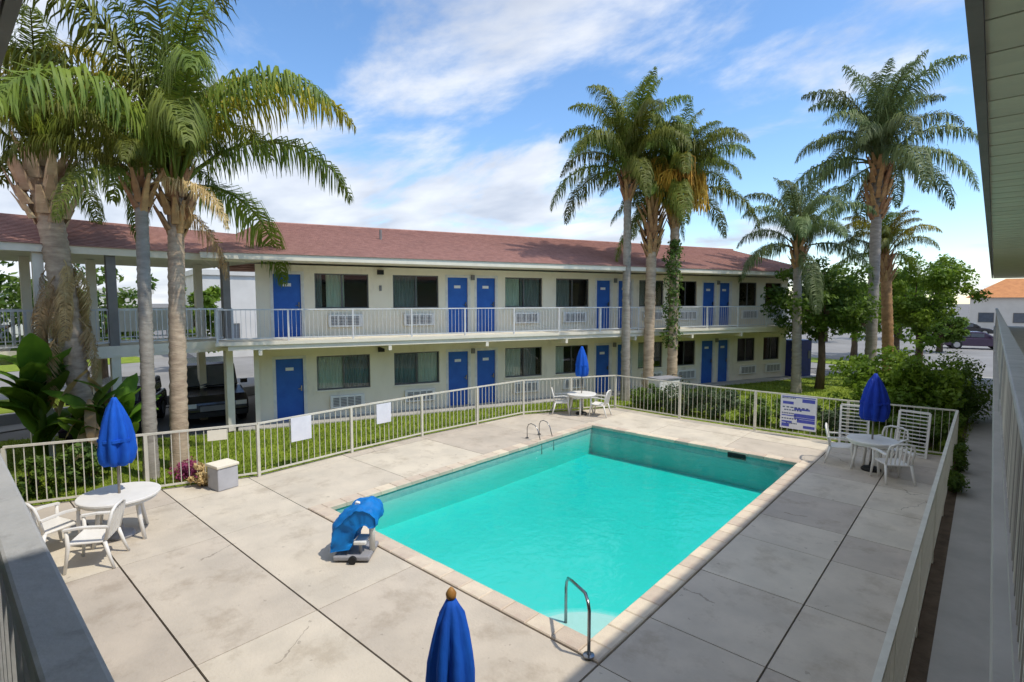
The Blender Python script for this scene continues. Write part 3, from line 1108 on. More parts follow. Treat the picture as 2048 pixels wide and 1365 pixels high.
# ------------------------------------------------------------------ palms
def frond_mesh(name, L, th0, th1, m, seed, per=125, ll=.66, droop=.8, width=.027, bend=1.3):
    """feather frond: arching midrib with drooping leaflets both sides"""
    rg = np.random.default_rng(seed)
    n = 26
    t = np.linspace(0, 1, n)
    th = np.radians(th0 + (th1 - th0) * t ** bend)
    ds = L / (n - 1)
    X = np.concatenate([[0], np.cumsum(np.cos(th[:-1]) * ds)])
    Z = np.concatenate([[0], np.cumsum(np.sin(th[:-1]) * ds)])
    Y = .05 * L * np.sin(t * 2.2) * rg.uniform(-1, 1)
    mb = MB()
    mb.tube(list(zip(X[::3], Y[::3], Z[::3])), list(np.linspace(.034, .006, len(X[::3]))), 5, cap=False)
    V = [np.array(mb.v)]
    F = [np.array([f for f in mb.f if len(f) == 4])]
    off = len(mb.v)
    u = np.repeat(np.linspace(.16, .995, per), 2)
    sd = np.tile([1., -1.], per)
    u = np.clip(u + rg.normal(size=u.size) * .006, .14, .999)
    px, py, pz = np.interp(u, t, X), np.interp(u, t, Y), np.interp(u, t, Z)
    tt = np.interp(u, t, th)
    tan = np.stack([np.cos(tt), 0 * tt, np.sin(tt)], 1)
    upv = np.stack([-np.sin(tt), 0 * tt, np.cos(tt)], 1)
    side = np.stack([0 * tt, sd, 0 * tt], 1)
    ln = ll * (np.sin(np.pi * np.clip(u * .86 + .12, 0, 1)) ** .7) * rg.uniform(.8, 1.15, u.size)
    rnd = rg.normal(size=(u.size, 3)) * .16
    plum = rg.uniform(-.35, .45, u.size)[:, None]
    d1 = unit(side * .95 + tan * .55 + upv * plum * .9 + rnd)
    dn = np.array([0, 0, -1.])
    d2 = unit(d1 * (1 - droop * .6) + dn * droop + rnd * .7)
    d3 = unit(d2 * .5 + dn * droop * 1.2 + rnd * .5)
    P0 = np.stack([px, py, pz], 1)
    P1 = P0 + d1 * ln[:, None] * .36
    P2 = P1 + d2 * ln[:, None] * .36
    P3 = P2 + d3 * ln[:, None] * .34
    wv = unit(np.cross(d1, upv + rnd)) * width
    W = np.stack([P0 - wv * .35, P0 + wv * .35, P1 - wv * .5, P1 + wv * .5, P2 - wv * .42, P2 + wv * .42, P3 - wv * .05, P3 + wv * .05], 1)
    k = u.size
    idx = np.arange(k)[:, None] * 8 + off
    F.append(np.concatenate([idx + np.array([0, 1, 3, 2]), idx + np.array([2, 3, 5, 4]), idx + np.array([4, 5, 7, 6])]))
    V.append(W.reshape(-1, 3))
    return np_mesh(name, np.concatenate(V), np.concatenate(F), m)


LEVELS = [(88, 30, .6, 2.2), (80, -30, .75, 1.9), (70, -62, .9, 1.6), (54, -76, 1.0, 1.35), (26, -84, 1.1, 1.0), (-10, -88, 1.1, .8)]
FR = {}


def fronds(key, m):
    if key not in FR:
        FR[key] = [[frond_mesh('frond', 3.2, a, b_, m, 100 * i + j + len(FR) * 37, droop=dr, bend=bn) for j in range(2)]
                   for i, (a, b_, dr, bn) in enumerate(LEVELS)]
    return FR[key]


def palm(base, top, label, seed, r0=.17, r1=.13, bark=None, boots=None, spread=1.0, key='green', counts=(3, 4, 5, 5, 4, 2), yellow=0, dead=0,
         bulge=1.0, bootlen=1.2, fruit=0, boot_r=.24, azs=None, spear=1, skirt=0):
    rg = random.Random(seed)
    b = Vector((*base, 0))
    tpv = Vector(top) - b
    o = empty('palm_tree', b)
    tag(o, label, 'palm tree', group='palms round the pool court')
    # trunk with ring scars
    n = 74
    pts, rad = [], []
    for i in range(n):
        u = i / (n - 1)
        p = Vector((tpv.x * u ** 1.25, tpv.y * u ** 1.25, -.15 + (tpv.z + .15) * u))
        r = r0 + (r1 - r0) * u + .10 * r0 * math.exp(-u * 16) * 3
        r *= 1 + (.05 if i % 2 else -.03) + rg.uniform(-.035, .035)
        pts.append(p)
        rad.append(r)
    MB().tube(pts, rad, 14, jit=.035).build('trunk', bark or M_BARK, o, smooth=True)
    # old leaf bases round the head of the trunk
    nb = int(26 * bootlen)
    bm_ = []
    for k in range(3):
        m_ = MB()
        l_ = .50 + .12 * k
        m_.add([(-.075, -.02, 0), (.075, -.02, 0), (.06, .07, l_ * .5), (-.06, .07, l_ * .5), (-.028, .16, l_), (.028, .16, l_),
                (-.06, .04, 0), (.06, .04, 0), (.045, .10, l_ * .5), (-.045, .10, l_ * .5), (-.02, .175, l_), (.02, .175, l_)],
               [(0, 1, 2, 3), (3, 2, 5, 4), (7, 6, 9, 8), (8, 9, 10, 11), (1, 7, 8, 2), (2, 8, 11, 5), (6, 0, 3, 9), (9, 3, 4, 10), (4, 5, 11, 10), (0, 6, 7, 1)])
        bm_.append(m_.mesh('leaf_base', boots or M_BOOT))
    up = tpv.normalized()
    for i in range(nb):
        u = i / nb
        az = i * 2.4 + rg.uniform(-.2, .2)
        z = tpv.z - bootlen * (1 - u) + .12
        pos = tpv * (z / tpv.z)
        rr = boot_r * (.55 + .5 * math.sin(math.pi * min(1, u * 1.05))) * bulge
        q = Vector((math.sin(-az), math.cos(az), 0))
        put('leaf_base', bm_[i % 3], o, pos + q * (rr - .05), (rg.uniform(-.12, .05) - .12, 0, az), (1.1 * bulge, 1.1, rg.uniform(.8, 1.2)))
    # fronds, from the upright young ones to the hanging old ones
    lv = fronds(key, {'green': M_FROND, 'blue': M_FRONDB}[key])
    ly = fronds('yellow', M_FRONDY)
    ld = fronds('dead', M_FRONDD)
    head = tpv + Vector((0, 0, .05))
    az = rg.uniform(0, 6)
    k = 0
    for li, cnt in enumerate(counts):
        for j in range(cnt):
            az += 2.39996 + rg.uniform(-.25, .25)
            me = lv[li][k % 2]
            if yellow and li in (1, 2) and j < yellow:
                me = ly[li][k % 2]
            if dead and li >= 4 and j < dead:
                me = ld[li][k % 2]
            s_ = spread * rg.uniform(.85, 1.12) * (1.0 if li else .9)
            put('frond', me, o, head + Vector((math.cos(az) * .10, math.sin(az) * .10, .28 - li * .07)),
                (rg.uniform(-.08, .08), 0, az), (s_, s_, s_))
            k += 1
    for (az_, li, s_) in (azs or []):
        put('frond', lv[li][0], o, head + Vector((math.cos(az_) * .1, math.sin(az_) * .1, .2)), (0, 0, az_), (s_, s_, s_))
    for j in range(skirt):
        u = rg.uniform(.42, .70)
        a_ = j * 2.4
        q = Vector((tpv.x * u ** 1.25, tpv.y * u ** 1.25, tpv.z * u)) + Vector((math.cos(a_), math.sin(a_), 0)) * (r0 * .9)
        s_ = rg.uniform(.45, .72)
        put('dead_frond', ld[5][j % 2], o, q, (rg.uniform(-.2, .2), R(28), a_), (s_ * .8, s_ * .8, s_))
    if spear:
        m_ = MB()
        for j in range(3):
            m_.tube([head, head + Vector((rg.uniform(-.12, .12), rg.uniform(-.12, .12), 1.2 * spread)), head + Vector((rg.uniform(-.25, .25), rg.uniform(-.25, .25), 2.2 * spread))],
                    [.035, .025, .006], 5)
        m_.build('spear_leaf', M_STALK, o)
    for j in range(fruit):
        m_ = MB()
        a0 = FRUIT_AZ + (j - (fruit - 1) / 2) * .55
        c = Vector((math.cos(a0), math.sin(a0), 0))
        zt = 1.35 - .55 * (j % 2)
        root = head + c * .70 + Vector((0, 0, zt))
        tip = root + c * .40 + Vector((0, 0, .05))
        m_.tube([head, head + c * .25 + Vector((0, 0, zt * .7)), root, tip], [.045, .04, .035, .02], 6)
        for q in range(150):
            s0 = root.lerp(tip, rg.random())
            e_ = s0 + Vector((rg.uniform(-.42, .42), rg.uniform(-.42, .42), -rg.uniform(.6, 1.75)))
            md = s0.lerp(e_, .4) + Vector((rg.uniform(-.18, .18), rg.uniform(-.18, .18), .18))
            m_.tube([s0, md, e_], [.024, .032, .014], 3, cap=False)
        m_.build('fruit_stalk', M_FRUIT, o)
    return o


FRUIT_AZ = R(-62)
palm((-15.9, 2.55), (-16.95, 2.15, 7.0), 'thick tan palm with shaggy pale boots at the far left', 1, r0=.21, r1=.27, bark=M_BARK, boots=M_BOOTP, spread=1.15,
     bootlen=1.5, bulge=1.7, boot_r=.30, counts=(3, 4, 4, 4, 1, 0), yellow=2, skirt=16)
palm((-13.46, 3.21), (-13.95, 3.41, 6.3), 'slim grey palm with dead brown fronds, left of the smooth ringed palm', 2, r0=.14, r1=.12, bark=M_BARKG, spread=.82, bootlen=.7,
     boot_r=.17, counts=(0, 2, 4, 4, 3, 1), dead=1)
palm((-13.79, 3.86), (-14.10, 4.12, 6.35), 'tall pale ringed palm with the widest crown, in front of the motel corner', 3, r0=.185, r1=.16, bark=M_BARK, spread=1.55,
     bootlen=1.15, boot_r=.24, bulge=1.15, counts=(4, 5, 6, 5, 1, 0), yellow=2)
palm((-10.38, 18.23), (-10.70, 18.75, 8.75), 'slender palm at left of the clump of three beyond the pool', 4, r0=.17, r1=.14, bark=M_BARKG, spread=1.15, bootlen=1.3,
     boot_r=.20, counts=(5, 6, 7, 7, 4, 1))
palm((-9.87, 19.11), (-10.09, 19.65, 7.6), 'brown shaggy palm in the middle of the clump of three beyond the pool', 5, r0=.20, r1=.20, spread=.62, bootlen=2.2, boot_r=.27, bulge=1.2,
     counts=(2, 4, 4, 4, 2, 1))
palm((-9.26, 19.95), (-9.51, 20.44, 8.0), 'ivy wrapped palm with orange fruit stalks, right in the clump of three', 6, r0=.20, r1=.17, spread=1.18, bootlen=1.6, boot_r=.24,
     counts=(5, 6, 7, 6, 4, 1), fruit=4)
palm((-3.77, 28.18), (-3.95, 29.02, 9.9), 'tallest palm on the right with greyish drooping crown', 7, r0=.23, r1=.20, bark=M_BARKG, key='blue', spread=1.45, bootlen=2.6, boot_r=.30,
     bulge=1.4, counts=(6, 6, 4, 6, 6, 2))
palm((-5.86, 24.57), (-6.10, 24.96, 6.0), 'shorter palm with bluish crown in front of the dark tree', 8, r0=.19, r1=.16, bark=M_BARKG, key='blue', spread=1.05, bootlen=1.0,
     boot_r=.22, counts=(3, 4, 5, 5, 3, 1))
palm((-3.34, 30.53), (-3.75, 30.84, 5.9), 'low brown trunked palm with yellow green crown beside the tallest palm', 9, r0=.24, r1=.22, bark=M_BOOT, spread=.9, bootlen=1.5, boot_r=.28,
     counts=(3, 4, 5, 4, 2, 0), yellow=3)

# ivy on the right palm of the clump
iv = empty('ivy', (-9.36, 20.1, 0))
tag(iv, 'green ivy climbing the trunk below the orange fruit stalks', 'ivy')
cen = [(.0 + .02 * math.sin(i), -.12 + .02 * i * .4, 2.2 + i * .28) for i in range(15)]
put('foliage', leaf_cloud('foliage', cen, [.36 + .1 * math.sin(i * 1.7) for i in range(15)], 150, .13, M_LEAF4, 5), iv)

# ------------------------------------------------------------------ trees and shrubs
broad_tree((-5.35, 26.3, 0), 5.7, 2.0, 1.75, M_LEAF2, 'dark green leafy tree right behind the bluish palm', 21, leaf=.17, n=70, per=150, trunk_r=.15)
broad_tree((-2.5, 33.6, 0), 6.3, 1.95, 2.05, M_LEAF1, 'round bright green tree right of the tallest palm', 22, leaf=.19, n=70, per=150, trunk_r=.16)
HG = 'shrubs of the clipped row behind the far fence'
hz = [((-9.0, 17.35), .62, .5, 1.05, M_LEAF4, 'low green shrub at the left end of the row behind the far fence'),
      ((-7.7, 17.4), .85, .55, 1.25, M_LEAF3, 'large grey green shrub second from left behind the far fence'),
      ((-6.45, 17.45), .75, .55, 1.20, M_LEAF3, 'grey green rounded shrub left of the fence post near the middle'),
      ((-5.35, 17.4), .60, .5, .95, M_LEAF4, 'small yellowish shrub left of the blue and white sign'),
      ((-4.2, 17.5), .65, .5, 1.0, M_LEAF4, 'shrub directly behind the blue and white sign'),
      ((-3.05, 17.5), .65, .55, 1.15, M_LEAF3, 'dusty shrub between the sign and the leaning loungers')]
for i, (p, rx, ry, h, m_, lb) in enumerate(hz):
    shrub((*p, 0), rx, ry, h * .85, m_, lb, 40 + i, leaf=.08, n=30, per=140, group=HG)
shrub((-2.0, 20.2, 0), 1.6, 1.3, 2.5, M_LEAF1, 'big bright green bush behind the navy umbrella', 50, leaf=.15, n=60, per=170, cat='bush')
shrub((-.55, 22.2, 0), .85, 1.5, 1.95, M_LEAF2, 'dark clipped bush beside the path behind the bright bush', 51, leaf=.10, n=44, per=170, cat='bush')
shrub((-1.0, 17.6, 0), .75, .5, 1.0, M_LEAF2, 'dark bush behind the fence right of the leaning loungers', 52, leaf=.12, n=34, per=130, cat='bush')
for i, (y, h) in enumerate(((15.6, .6), (13.9, .35))):
    shrub((-.34, y, 0), .13, .5, h, M_LEAF2, ('dark low plant in the narrow bed at the fence corner', 'dark low plant second along the narrow bed',
          )[i], 60 + i, leaf=.07, n=16, per=90, group='plants in the narrow bed', cat='plant')


# banana plants by the left palms
def banana(loc, h, n, label, seed, dead=0, sc=1.0):
    rg = random.Random(seed)
    o = empty('banana_plant', loc)
    tag(o, label, 'plant', group='banana plants by the left palms')
    MB().tube([(0, 0, -.05), (.03, .02, h * .35), (.0, .03, h * .62)], [.12, .10, .06], 9, jit=.05).build('stem', M_BANANA if not dead else M_BOOT, o, smooth=True)
    for i in range(n):
        az = i * 2.4 + rg.uniform(-.4, .4)
        dd = i < dead
        L = rg.uniform(1.0, 1.5) * sc
        a0, a1 = (R(rg.uniform(68, 86)), R(rg.uniform(-25, 25))) if not dd else (R(-35), R(-89))
        wv = rg.uniform(.20, .28) * sc * (1 if not dd else .45)
        m_ = MB()
        k = 9
        p = Vector((0, 0, h * rg.uniform(.08, .60) if not dd else h * rg.uniform(.45, 1.0)))
        for j in range(k):
            u = j / (k - 1)
            th = a0 + (a1 - a0) * u
            dirv = Vector((math.cos(az) * math.cos(th), math.sin(az) * math.cos(th), math.sin(th)))
            sdv = Vector((-math.sin(az), math.cos(az), 0))
            wd = wv * (math.sin(math.pi * min(1, max(0, u * .95 + .04))) ** .6 if u > .12 else .12) + .008
            dz = Vector((0, 0, -wd * .35))
            jz = rg.uniform(-.03, .03)
            m_.v += [tuple(p - sdv * wd + dz + Vector((0, 0, jz))), tuple(p), tuple(p + sdv * wd + dz - Vector((0, 0, jz)))]
            if j:
                q = (j - 1) * 3
                m_.f += [(q, q + 1, q + 4, q + 3), (q + 1, q + 2, q + 5, q + 4)]
            p = p + dirv * L / (k - 1)
        m_.build('leaf', M_FRONDD if dd else M_BANANA, o, smooth=True)
    return o


banana((-16.3, 1.75, 0), 3.5, 26, 'dark green banana plant left of the tan palm trunk', 71, sc=1.1)
banana((-15.2, 3.05, 0), 2.0, 15, 'leafy banana plant right of the tan palm trunk', 72, sc=.9)
banana((-15.2, 2.5, 0), 2.3, 20, 'banana plant with dead straw coloured hanging leaves', 73, dead=9, sc=.9)
shrub((-14.0, 2.2, 0), .55, .5, .9, M_LEAF4, 'yellow green low plant behind the fence by the left umbrella', 74, leaf=.12, n=20, per=90, cat='plant')
shrub((-13.9, 1.3, 0), .6, .5, .75, M_LEAF2, 'dark leafy plant behind the fence at the lower left', 75, leaf=.12, n=12, per=90, cat='plant')
fl_ = shrub((-12.85, 3.75, 0), .45, .32, .4, M_FLOWER, 'low mound of pink red flowers at the foot of the left fence', 76, leaf=.05, n=22, per=90, cat='flowers', name='flower_bed')
shrub((-12.0, 3.75, 0), .3, .24, .42, M_FRONDD, 'dry brown plant beside the pale box on the deck', 77, leaf=.07, n=16, per=80, cat='plant')

# trees beyond the walkway wing and the street
for i, (x, y, h, rx, lb) in enumerate(((-27, 1.0, 6.0, 2.6, 'leafy tree seen under the left walkway roof at the picture edge'),
                                       (-33, 10.5, 4.6, 1.6, 'small street tree seen between the two left palm trunks'),
                                       (-31, -6, 7, 3.0, 'street tree beyond the left walkway, mostly hidden'),
                                       (-30, 5.5, 5.2, 2.2, 'street tree behind the grey walkway post between the palms'))):
    broad_tree((x, y, 0), h, rx, h * .36, M_LEAF1 if i == 1 else M_LEAF2, lb, 80 + i, leaf=.26, n=50, per=90, trunk_r=.16, group='street trees on the left')
for i, (x, y, h, rx, lb) in enumerate(((-11.5, 58, 7.5, 3.2, 'distant tree left of the parking lot end'),
                                       (-6.5, 66, 6.5, 3.0, 'distant tree behind the tallest palm trunk'),
                                       (-2.6, 52, 3.0, 1.6, 'low round tree at the edge of the parking lot'),
                                       (-6.6, 42, 5.2, 2.2, 'leafy tree between the dark tree and the tallest palm trunk'),
                                       (-4.6, 45, 5.6, 2.3, 'leafy tree between the low brown palm and the round bright tree'))):
    broad_tree((x, y, 0), h, rx, h * .38, M_LEAF1 if i > 2 else M_LEAF2, lb, 90 + i, leaf=.30, n=50, per=80, trunk_r=.18, group='trees beyond the parking lot')

# ------------------------------------------------------------------ grass blades
def grass(name, pts, n, seed, h=.075):
    rg = np.random.default_rng(seed)
    xs = [p[0] for p in pts]
    ys = [p[1] for p in pts]
    P = np.stack([rg.uniform(min(xs), max(xs), n * 4), rg.uniform(min(ys), max(ys), n * 4)], 1)
    ins = np.zeros(len(P), bool)
    for i in range(len(pts)):
        (xa, ya), (xb, yb) = pts[i - 1], pts[i]
        c = ((ya > P[:, 1]) != (yb > P[:, 1]))
        with np.errstate(divide='ignore', invalid='ignore'):
            c &= P[:, 0] < (xb - xa) * (P[:, 1] - ya) / (yb - ya) + xa
        ins ^= c
    P = P[ins]
    # keep more of the blades near the camera
    dist = np.hypot(P[:, 0], P[:, 1])
    P = P[rg.random(len(P)) < np.clip(12 / dist, .25, 1) ** 1.3][:n]
    n = len(P)
    a = rg.uniform(0, 6.28, n)
    hh = h * rg.uniform(.5, 1.5, n)
    wv = np.stack([np.cos(a), np.sin(a), 0 * a], 1) * .011
    ln = np.stack([rg.normal(size=n) * .03, rg.normal(size=n) * .03, hh], 1)
    B = np.concatenate([P, np.full((n, 1), -.02)], 1)
    V = np.stack([B - wv, B + wv, B + ln], 1).reshape(-1, 3)
    o = put(name, np_mesh(name, V, np.arange(n * 3).reshape(n, 3), M_GRASS))
    return tag(o, 'short yellowish green grass of the lawn round the pool fence', 'grass', kind='stuff')


grass('grass', lawn_pts, 90000, 3)


# ------------------------------------------------------------------ pool furniture
def umbrella(loc, top, low, r, label, m, seed, tip=True, pole_from=0.0, wood=False, shoulder=1.0):
    rg = random.Random(seed)
    o = empty('closed_umbrella', loc)
    tag(o, label, 'umbrella', group='closed blue umbrellas')
    MB().tube([(0, 0, pole_from), (0, 0, top - .02)], .019, 10).build('pole', M_WOOD if wood else M_POLE, o, smooth=True)
    H = top - low
    seg = 48
    prof = [(.03, top), (.05, top - .04), (r * (.45 if shoulder == 1 else .55), top - H * .16 * shoulder), (r * .74, top - H * .36 * shoulder), (r * .93, top - H * .58 * shoulder), (r, top - H * .78 * shoulder), (r * .93, top - H * .92),
            (r * .78, low + .01), (r * .5, low)]
    ph = [rg.uniform(-.35, .35) for _ in range(8)]

    def wob(a, i):
        k = min(1, i / 3)
        f = abs(math.sin(a * 4 + .25 * i * .3 + ph[int(a / 6.2832 * 8) % 8] * .3))
        return 1 - .42 * k * (1 - f ** .6) + .07 * k * math.sin(a * 3 + i * .9 + seed) + rg.uniform(-.025, .025) * k
    cn = MB().lathe(prof, seg, wob=wob)
    cn.build('canopy', m, o, smooth=True)
    MB().lathe([(r * .93, low + H * .36), (r * .955, low + H * .36), (r * .955, low + H * .40), (r * .93, low + H * .40)], 32, wob=lambda a, i: 1 - .14 * (1 - abs(math.sin(a * 4)))).build('tie_band', m, o)
    if tip:
        MB().lathe([(.012, top - .01), (.03, top + .01), (.034, top + .035), (.02, top + .06), (.006, top + .075)], 12).build('finial', M_WOOD, o, smooth=True)
    return o


def table(loc, r, label, z=.72, umb=True, dark=False):
    o = empty('patio_table', loc)
    tag(o, label, 'table', group='white patio tables')
    MB().lathe([(r * .96, z - .045), (r, z - .035), (r, z - .008), (r * .985, z), (.03, z)], 40).build('table_top', M_RESIN, o)
    MB().lathe([(r * .86, z - .10), (r * .9, z - .10), (r * .9, z - .046), (r * .86, z - .046)], 36).build('apron', M_RESIN, o)
    for k in range(4):
        a = k * math.pi / 2 + .5
        c, s_ = math.cos(a), math.sin(a)
        MB().tube([(c * r * .62, s_ * r * .62, z - .10), (c * r * .68, s_ * r * .68, .35), (c * r * .82, s_ * r * .82, .0)], [.035, .03, .028], 8).build('leg', M_RESIN, o, smooth=True)
    MB().lathe([(.19, .0), (.2, .03), (.17, .07), (.05, .1), (.03, .2)], 20).build('umbrella_base', M_GREYP if not dark else M_BLACK, o)
    return o


def chair_proto():
    """white moulded resin armchair facing +y"""
    o = empty('resin_chair')
    o['category'] = 'chair'
    s_ = MB()
    s_.add([(-.23, -.21, .40), (.23, -.21, .40), (.25, .05, .415), (.25, .23, .43), (-.25, .23, .43), (-.25, .05, .415),
            (-.23, -.21, .37), (.23, -.21, .37), (.25, .05, .385), (.25, .23, .385), (-.25, .23, .385), (-.25, .05, .385)],
           [(0, 1, 2, 5), (5, 2, 3, 4), (7, 6, 11, 8), (8, 11, 10, 9), (1, 0, 6, 7), (2, 1, 7, 8), (3, 2, 8, 9), (4, 3, 9, 10), (5, 4, 10, 11), (0, 5, 11, 6)])
    s_.build('seat', M_RESIN, o, bevel=.012)
    tilt = .22
    yb = lambda z: -.22 - (z - .40) * tilt
    for i in range(5):
        x = -.17 + i * .085
        MB().bar((x, yb(.42), .42), (x * 1.06, yb(.82), .82), .045, .014).build('back_slat', M_RESIN, o)
    t = MB()
    t.tube([(-.25, yb(.42), .42), (-.26, yb(.70), .70), (-.23, yb(.82), .82), (-.12, yb(.87), .87), (.12, yb(.87), .87), (.23, yb(.82), .82), (.26, yb(.70), .70), (.25, yb(.42), .42)], .022, 8)
    t.build('back_frame', M_RESIN, o, smooth=True)
    for sx in (-1, 1):
        a_ = MB()
        x = sx * .275
        a_.add([(x - .028, yb(.64), .635), (x + .028, yb(.64), .635), (x + .034, .05, .66), (x - .034, .05, .66), (x + .03, .26, .645), (x - .03, .26, .645),
                (x - .028, yb(.64), .61), (x + .028, yb(.64), .61), (x + .034, .05, .635), (x - .034, .05, .635), (x + .03, .26, .615), (x - .03, .26, .615)],
               [(0, 1, 2, 3), (3, 2, 4, 5), (7, 6, 9, 8), (8, 9, 11, 10), (1, 7, 8, 2), (2, 8, 10, 4), (6, 0, 3, 9), (9, 3, 5, 11), (4, 10, 11, 5), (0, 6, 7, 1)])
        a_.build('armrest', M_RESIN, o)
        MB().tube([(sx * .275, .23, .63), (sx * .27, .22, .38), (sx * .29, .27, .0)], [.024, .028, .02], 8).build('leg', M_RESIN, o, smooth=True)
        MB().tube([(sx * .25, -.21, .40), (sx * .265, -.26, .2), (sx * .285, -.32, .0)], [.028, .025, .02], 8).build('leg', M_RESIN, o, smooth=True)
    return o


tL = (-10.42, 2.03, 0)
tF = (-10.15, 14.9, 0)
tR = (-1.80, 14.3, 0)
table(tL, .57, 'white round table holding the bright umbrella at the lower left')
table(tF, .50, 'white round table in the far corner of the deck', dark=True)
table(tR, .50, 'white round table under the navy umbrella at the right', dark=True)
umbrella((*tL[:2], 0), 2.30, 1.20, .27, 'bright blue closed umbrella in the table at the lower left', M_UMB, 1, tip=False, pole_from=.05)
umbrella((*tF[:2], 0), 2.32, 1.30, .24, 'blue closed umbrella in the far corner, against the motel wall', M_UMB, 2, tip=False, pole_from=.05)
umbrella((*tR[:2], 0), 2.22, 1.16, .30, 'navy closed umbrella in the shade before the green bush', M_UMBD, 3, tip=False, pole_from=.05)
umbrella((-2.36, 2.08, 0), 2.03, .75, .158, 'blue closed umbrella with wooden tip cut off by the bottom edge', M_UMB, 4, wood=True, shoulder=.5)
MB().lathe([(.24, 0), (.25, .04), (.22, .08), (.06, .10), (.045, .3), (.022, .3)], 24)
ub = MB().lathe([(.24, 0.003), (.25, .04), (.22, .08), (.06, .10), (.045, .3)], 24).build('umbrella_stand', M_GREYP, loc=(-2.36, 2.08, 0))
tag(ub, 'round grey stand under the umbrella at the bottom edge', 'umbrella stand')

cp = chair_proto()
CH = [((-9.62, 1.55), 150, 'white resin armchair in front of the lower left table, back towards the railing'),
      ((-10.55, 1.18), 20, 'white resin armchair left of the lower left table, half hidden by the grey rail'),
      ((-1.35, 13.75), 35, 'white resin armchair nearest the camera at the navy umbrella table'),
      ((-2.45, 14.55), -80, 'white resin armchair left of the navy umbrella table'),
      ((-1.55, 15.0), 165, 'white resin armchair behind the navy umbrella table'),
      ((-10.75, 14.55), -50, 'white resin armchair left of the far corner table'),
      ((-9.55, 15.1), 105, 'white resin armchair right of the far corner table')]
for i, (p, rz, lb) in enumerate(CH):
    c = cp if i == 0 else copy_tree(cp)
    c.location = (*p, 0.002)
    c.rotation_euler = (0, 0, R(rz))
    tag(c, lb, 'chair', 'white resin armchairs on the deck')


# white loungers stood on end against the far fence
def lounger(loc, rz, label):
    o = empty('upright_lounger', loc, rz)
    tag(o, label, 'lounger', group='white loungers leaning on the fence')
    tl_ = .22
    LH = 1.08
    P = lambda x, z, d=0: (x, -z * tl_ + d, z)
    f = MB()
    f.bar(P(-.31, 0), P(-.31, LH), .05, .05)
    f.bar(P(.31, 0), P(.31, LH), .05, .05)
    f.bar(P(-.31, .03), P(.31, .03), .05, .05)
    f.bar(P(-.31, LH), P(.31, LH), .05, .05)
    f.build('frame', M_RESIN, o)
    for i in range(11):
        z = .09 + i * .09
        MB().bar(P(-.285, z, .01), P(.285, z, .01), .082, .016).build('slat', M_RESIN, o)
    for x in (-.27, .27):
        MB().bar(P(x, .3, -.03), P(x, .3, -.28), .04, .04).build('leg', M_RESIN, o)
    return o


lounger((-2.45, 16.18, 0), R(188), 'white plastic lounger stood on end left of the navy umbrella')
lounger((-1.25, 16.25, 0), R(172), 'white plastic lounger stood on end right of the navy umbrella')

# pool hand rail at the near corner and ladder at the far left edge
hr = empty('pool_handrail', (-3.02, 4.62, 0))
tag(hr, 'dark steel hand rail arching from the near pool corner into the water', 'hand rail')
d = Vector((-.74, .60, 0))
MB().tube([(0, 0, .03), (0, 0, .54), (d.x * .05, d.y * .05, .61), (d.x * .15, d.y * .15, .65), (d.x * .72, d.y * .72, .50), (d.x * .9, d.y * .9, .44), (d.x * .97, d.y * .97, .36),
           (d.x, d.y, .27), (d.x, d.y, -.5)], .019, 10).build('rail_tube', M_CHROME, hr, smooth=True)
MB().lathe([(.06, .03), (.062, .045), (.03, .055)], 16).build('flange', M_CHROME, hr)
ld_ = empty('pool_grab_rails', (-9.05, 11.5, 0))
tag(ld_, 'pair of low thin steel grab rails on the far left pool edge', 'hand rail')
for sy in (-.27, .27):
    MB().tube([(-.42, sy, .0), (-.42, sy, .30), (-.37, sy, .40), (-.27, sy, .44), (-.14, sy, .41), (-.04, sy, .30), (.02, sy, .12), (.10, sy, -.12), (.11, sy, -.35)], .012, 8).build('rail_tube', M_CHROME, ld_, smooth=True)
    MB().lathe([(.05, .003), (.05, .02), (.025, .03)], 12, c=(-.42, sy)).build('flange', M_CHROME, ld_)

# pool lift under its blue cover
lf = empty('pool_lift', (-6.95, 4.30, 0), R(41))
tag(lf, 'pool lift under a bright blue vinyl cover at the pool edge', 'pool lift')
MB().box(-.32, .22, -.30, .25, .03, .10).build('base_plate', M_GREYP, lf, bevel=.02)
MB().tube([(.20, -.05, .09), (.20, -.05, .74)], .045, 12).build('mast', M_WHITE, lf, smooth=True)
MB().bar((.20, -.05, .74), (-.05, -.02, .80), .06, .06).build('arm', M_WHITE, lf)
MB().box(-.02, .16, -.27, .02, .26, .31).build('foot_rest', M_WHITE, lf, bevel=.01)
MB().tube([(.06, -.16, .10), (.06, -.20, .28)], .025, 8).build('foot_bracket', M_GREYP, lf)
for (x, y) in ((-.02, -.33), (-.02, .28)):
    MB().tube([(x, y - .025, .06), (x, y + .025, .06)], .06, 14).build('caster_wheel', M_BLACK, lf)
cv = MB()
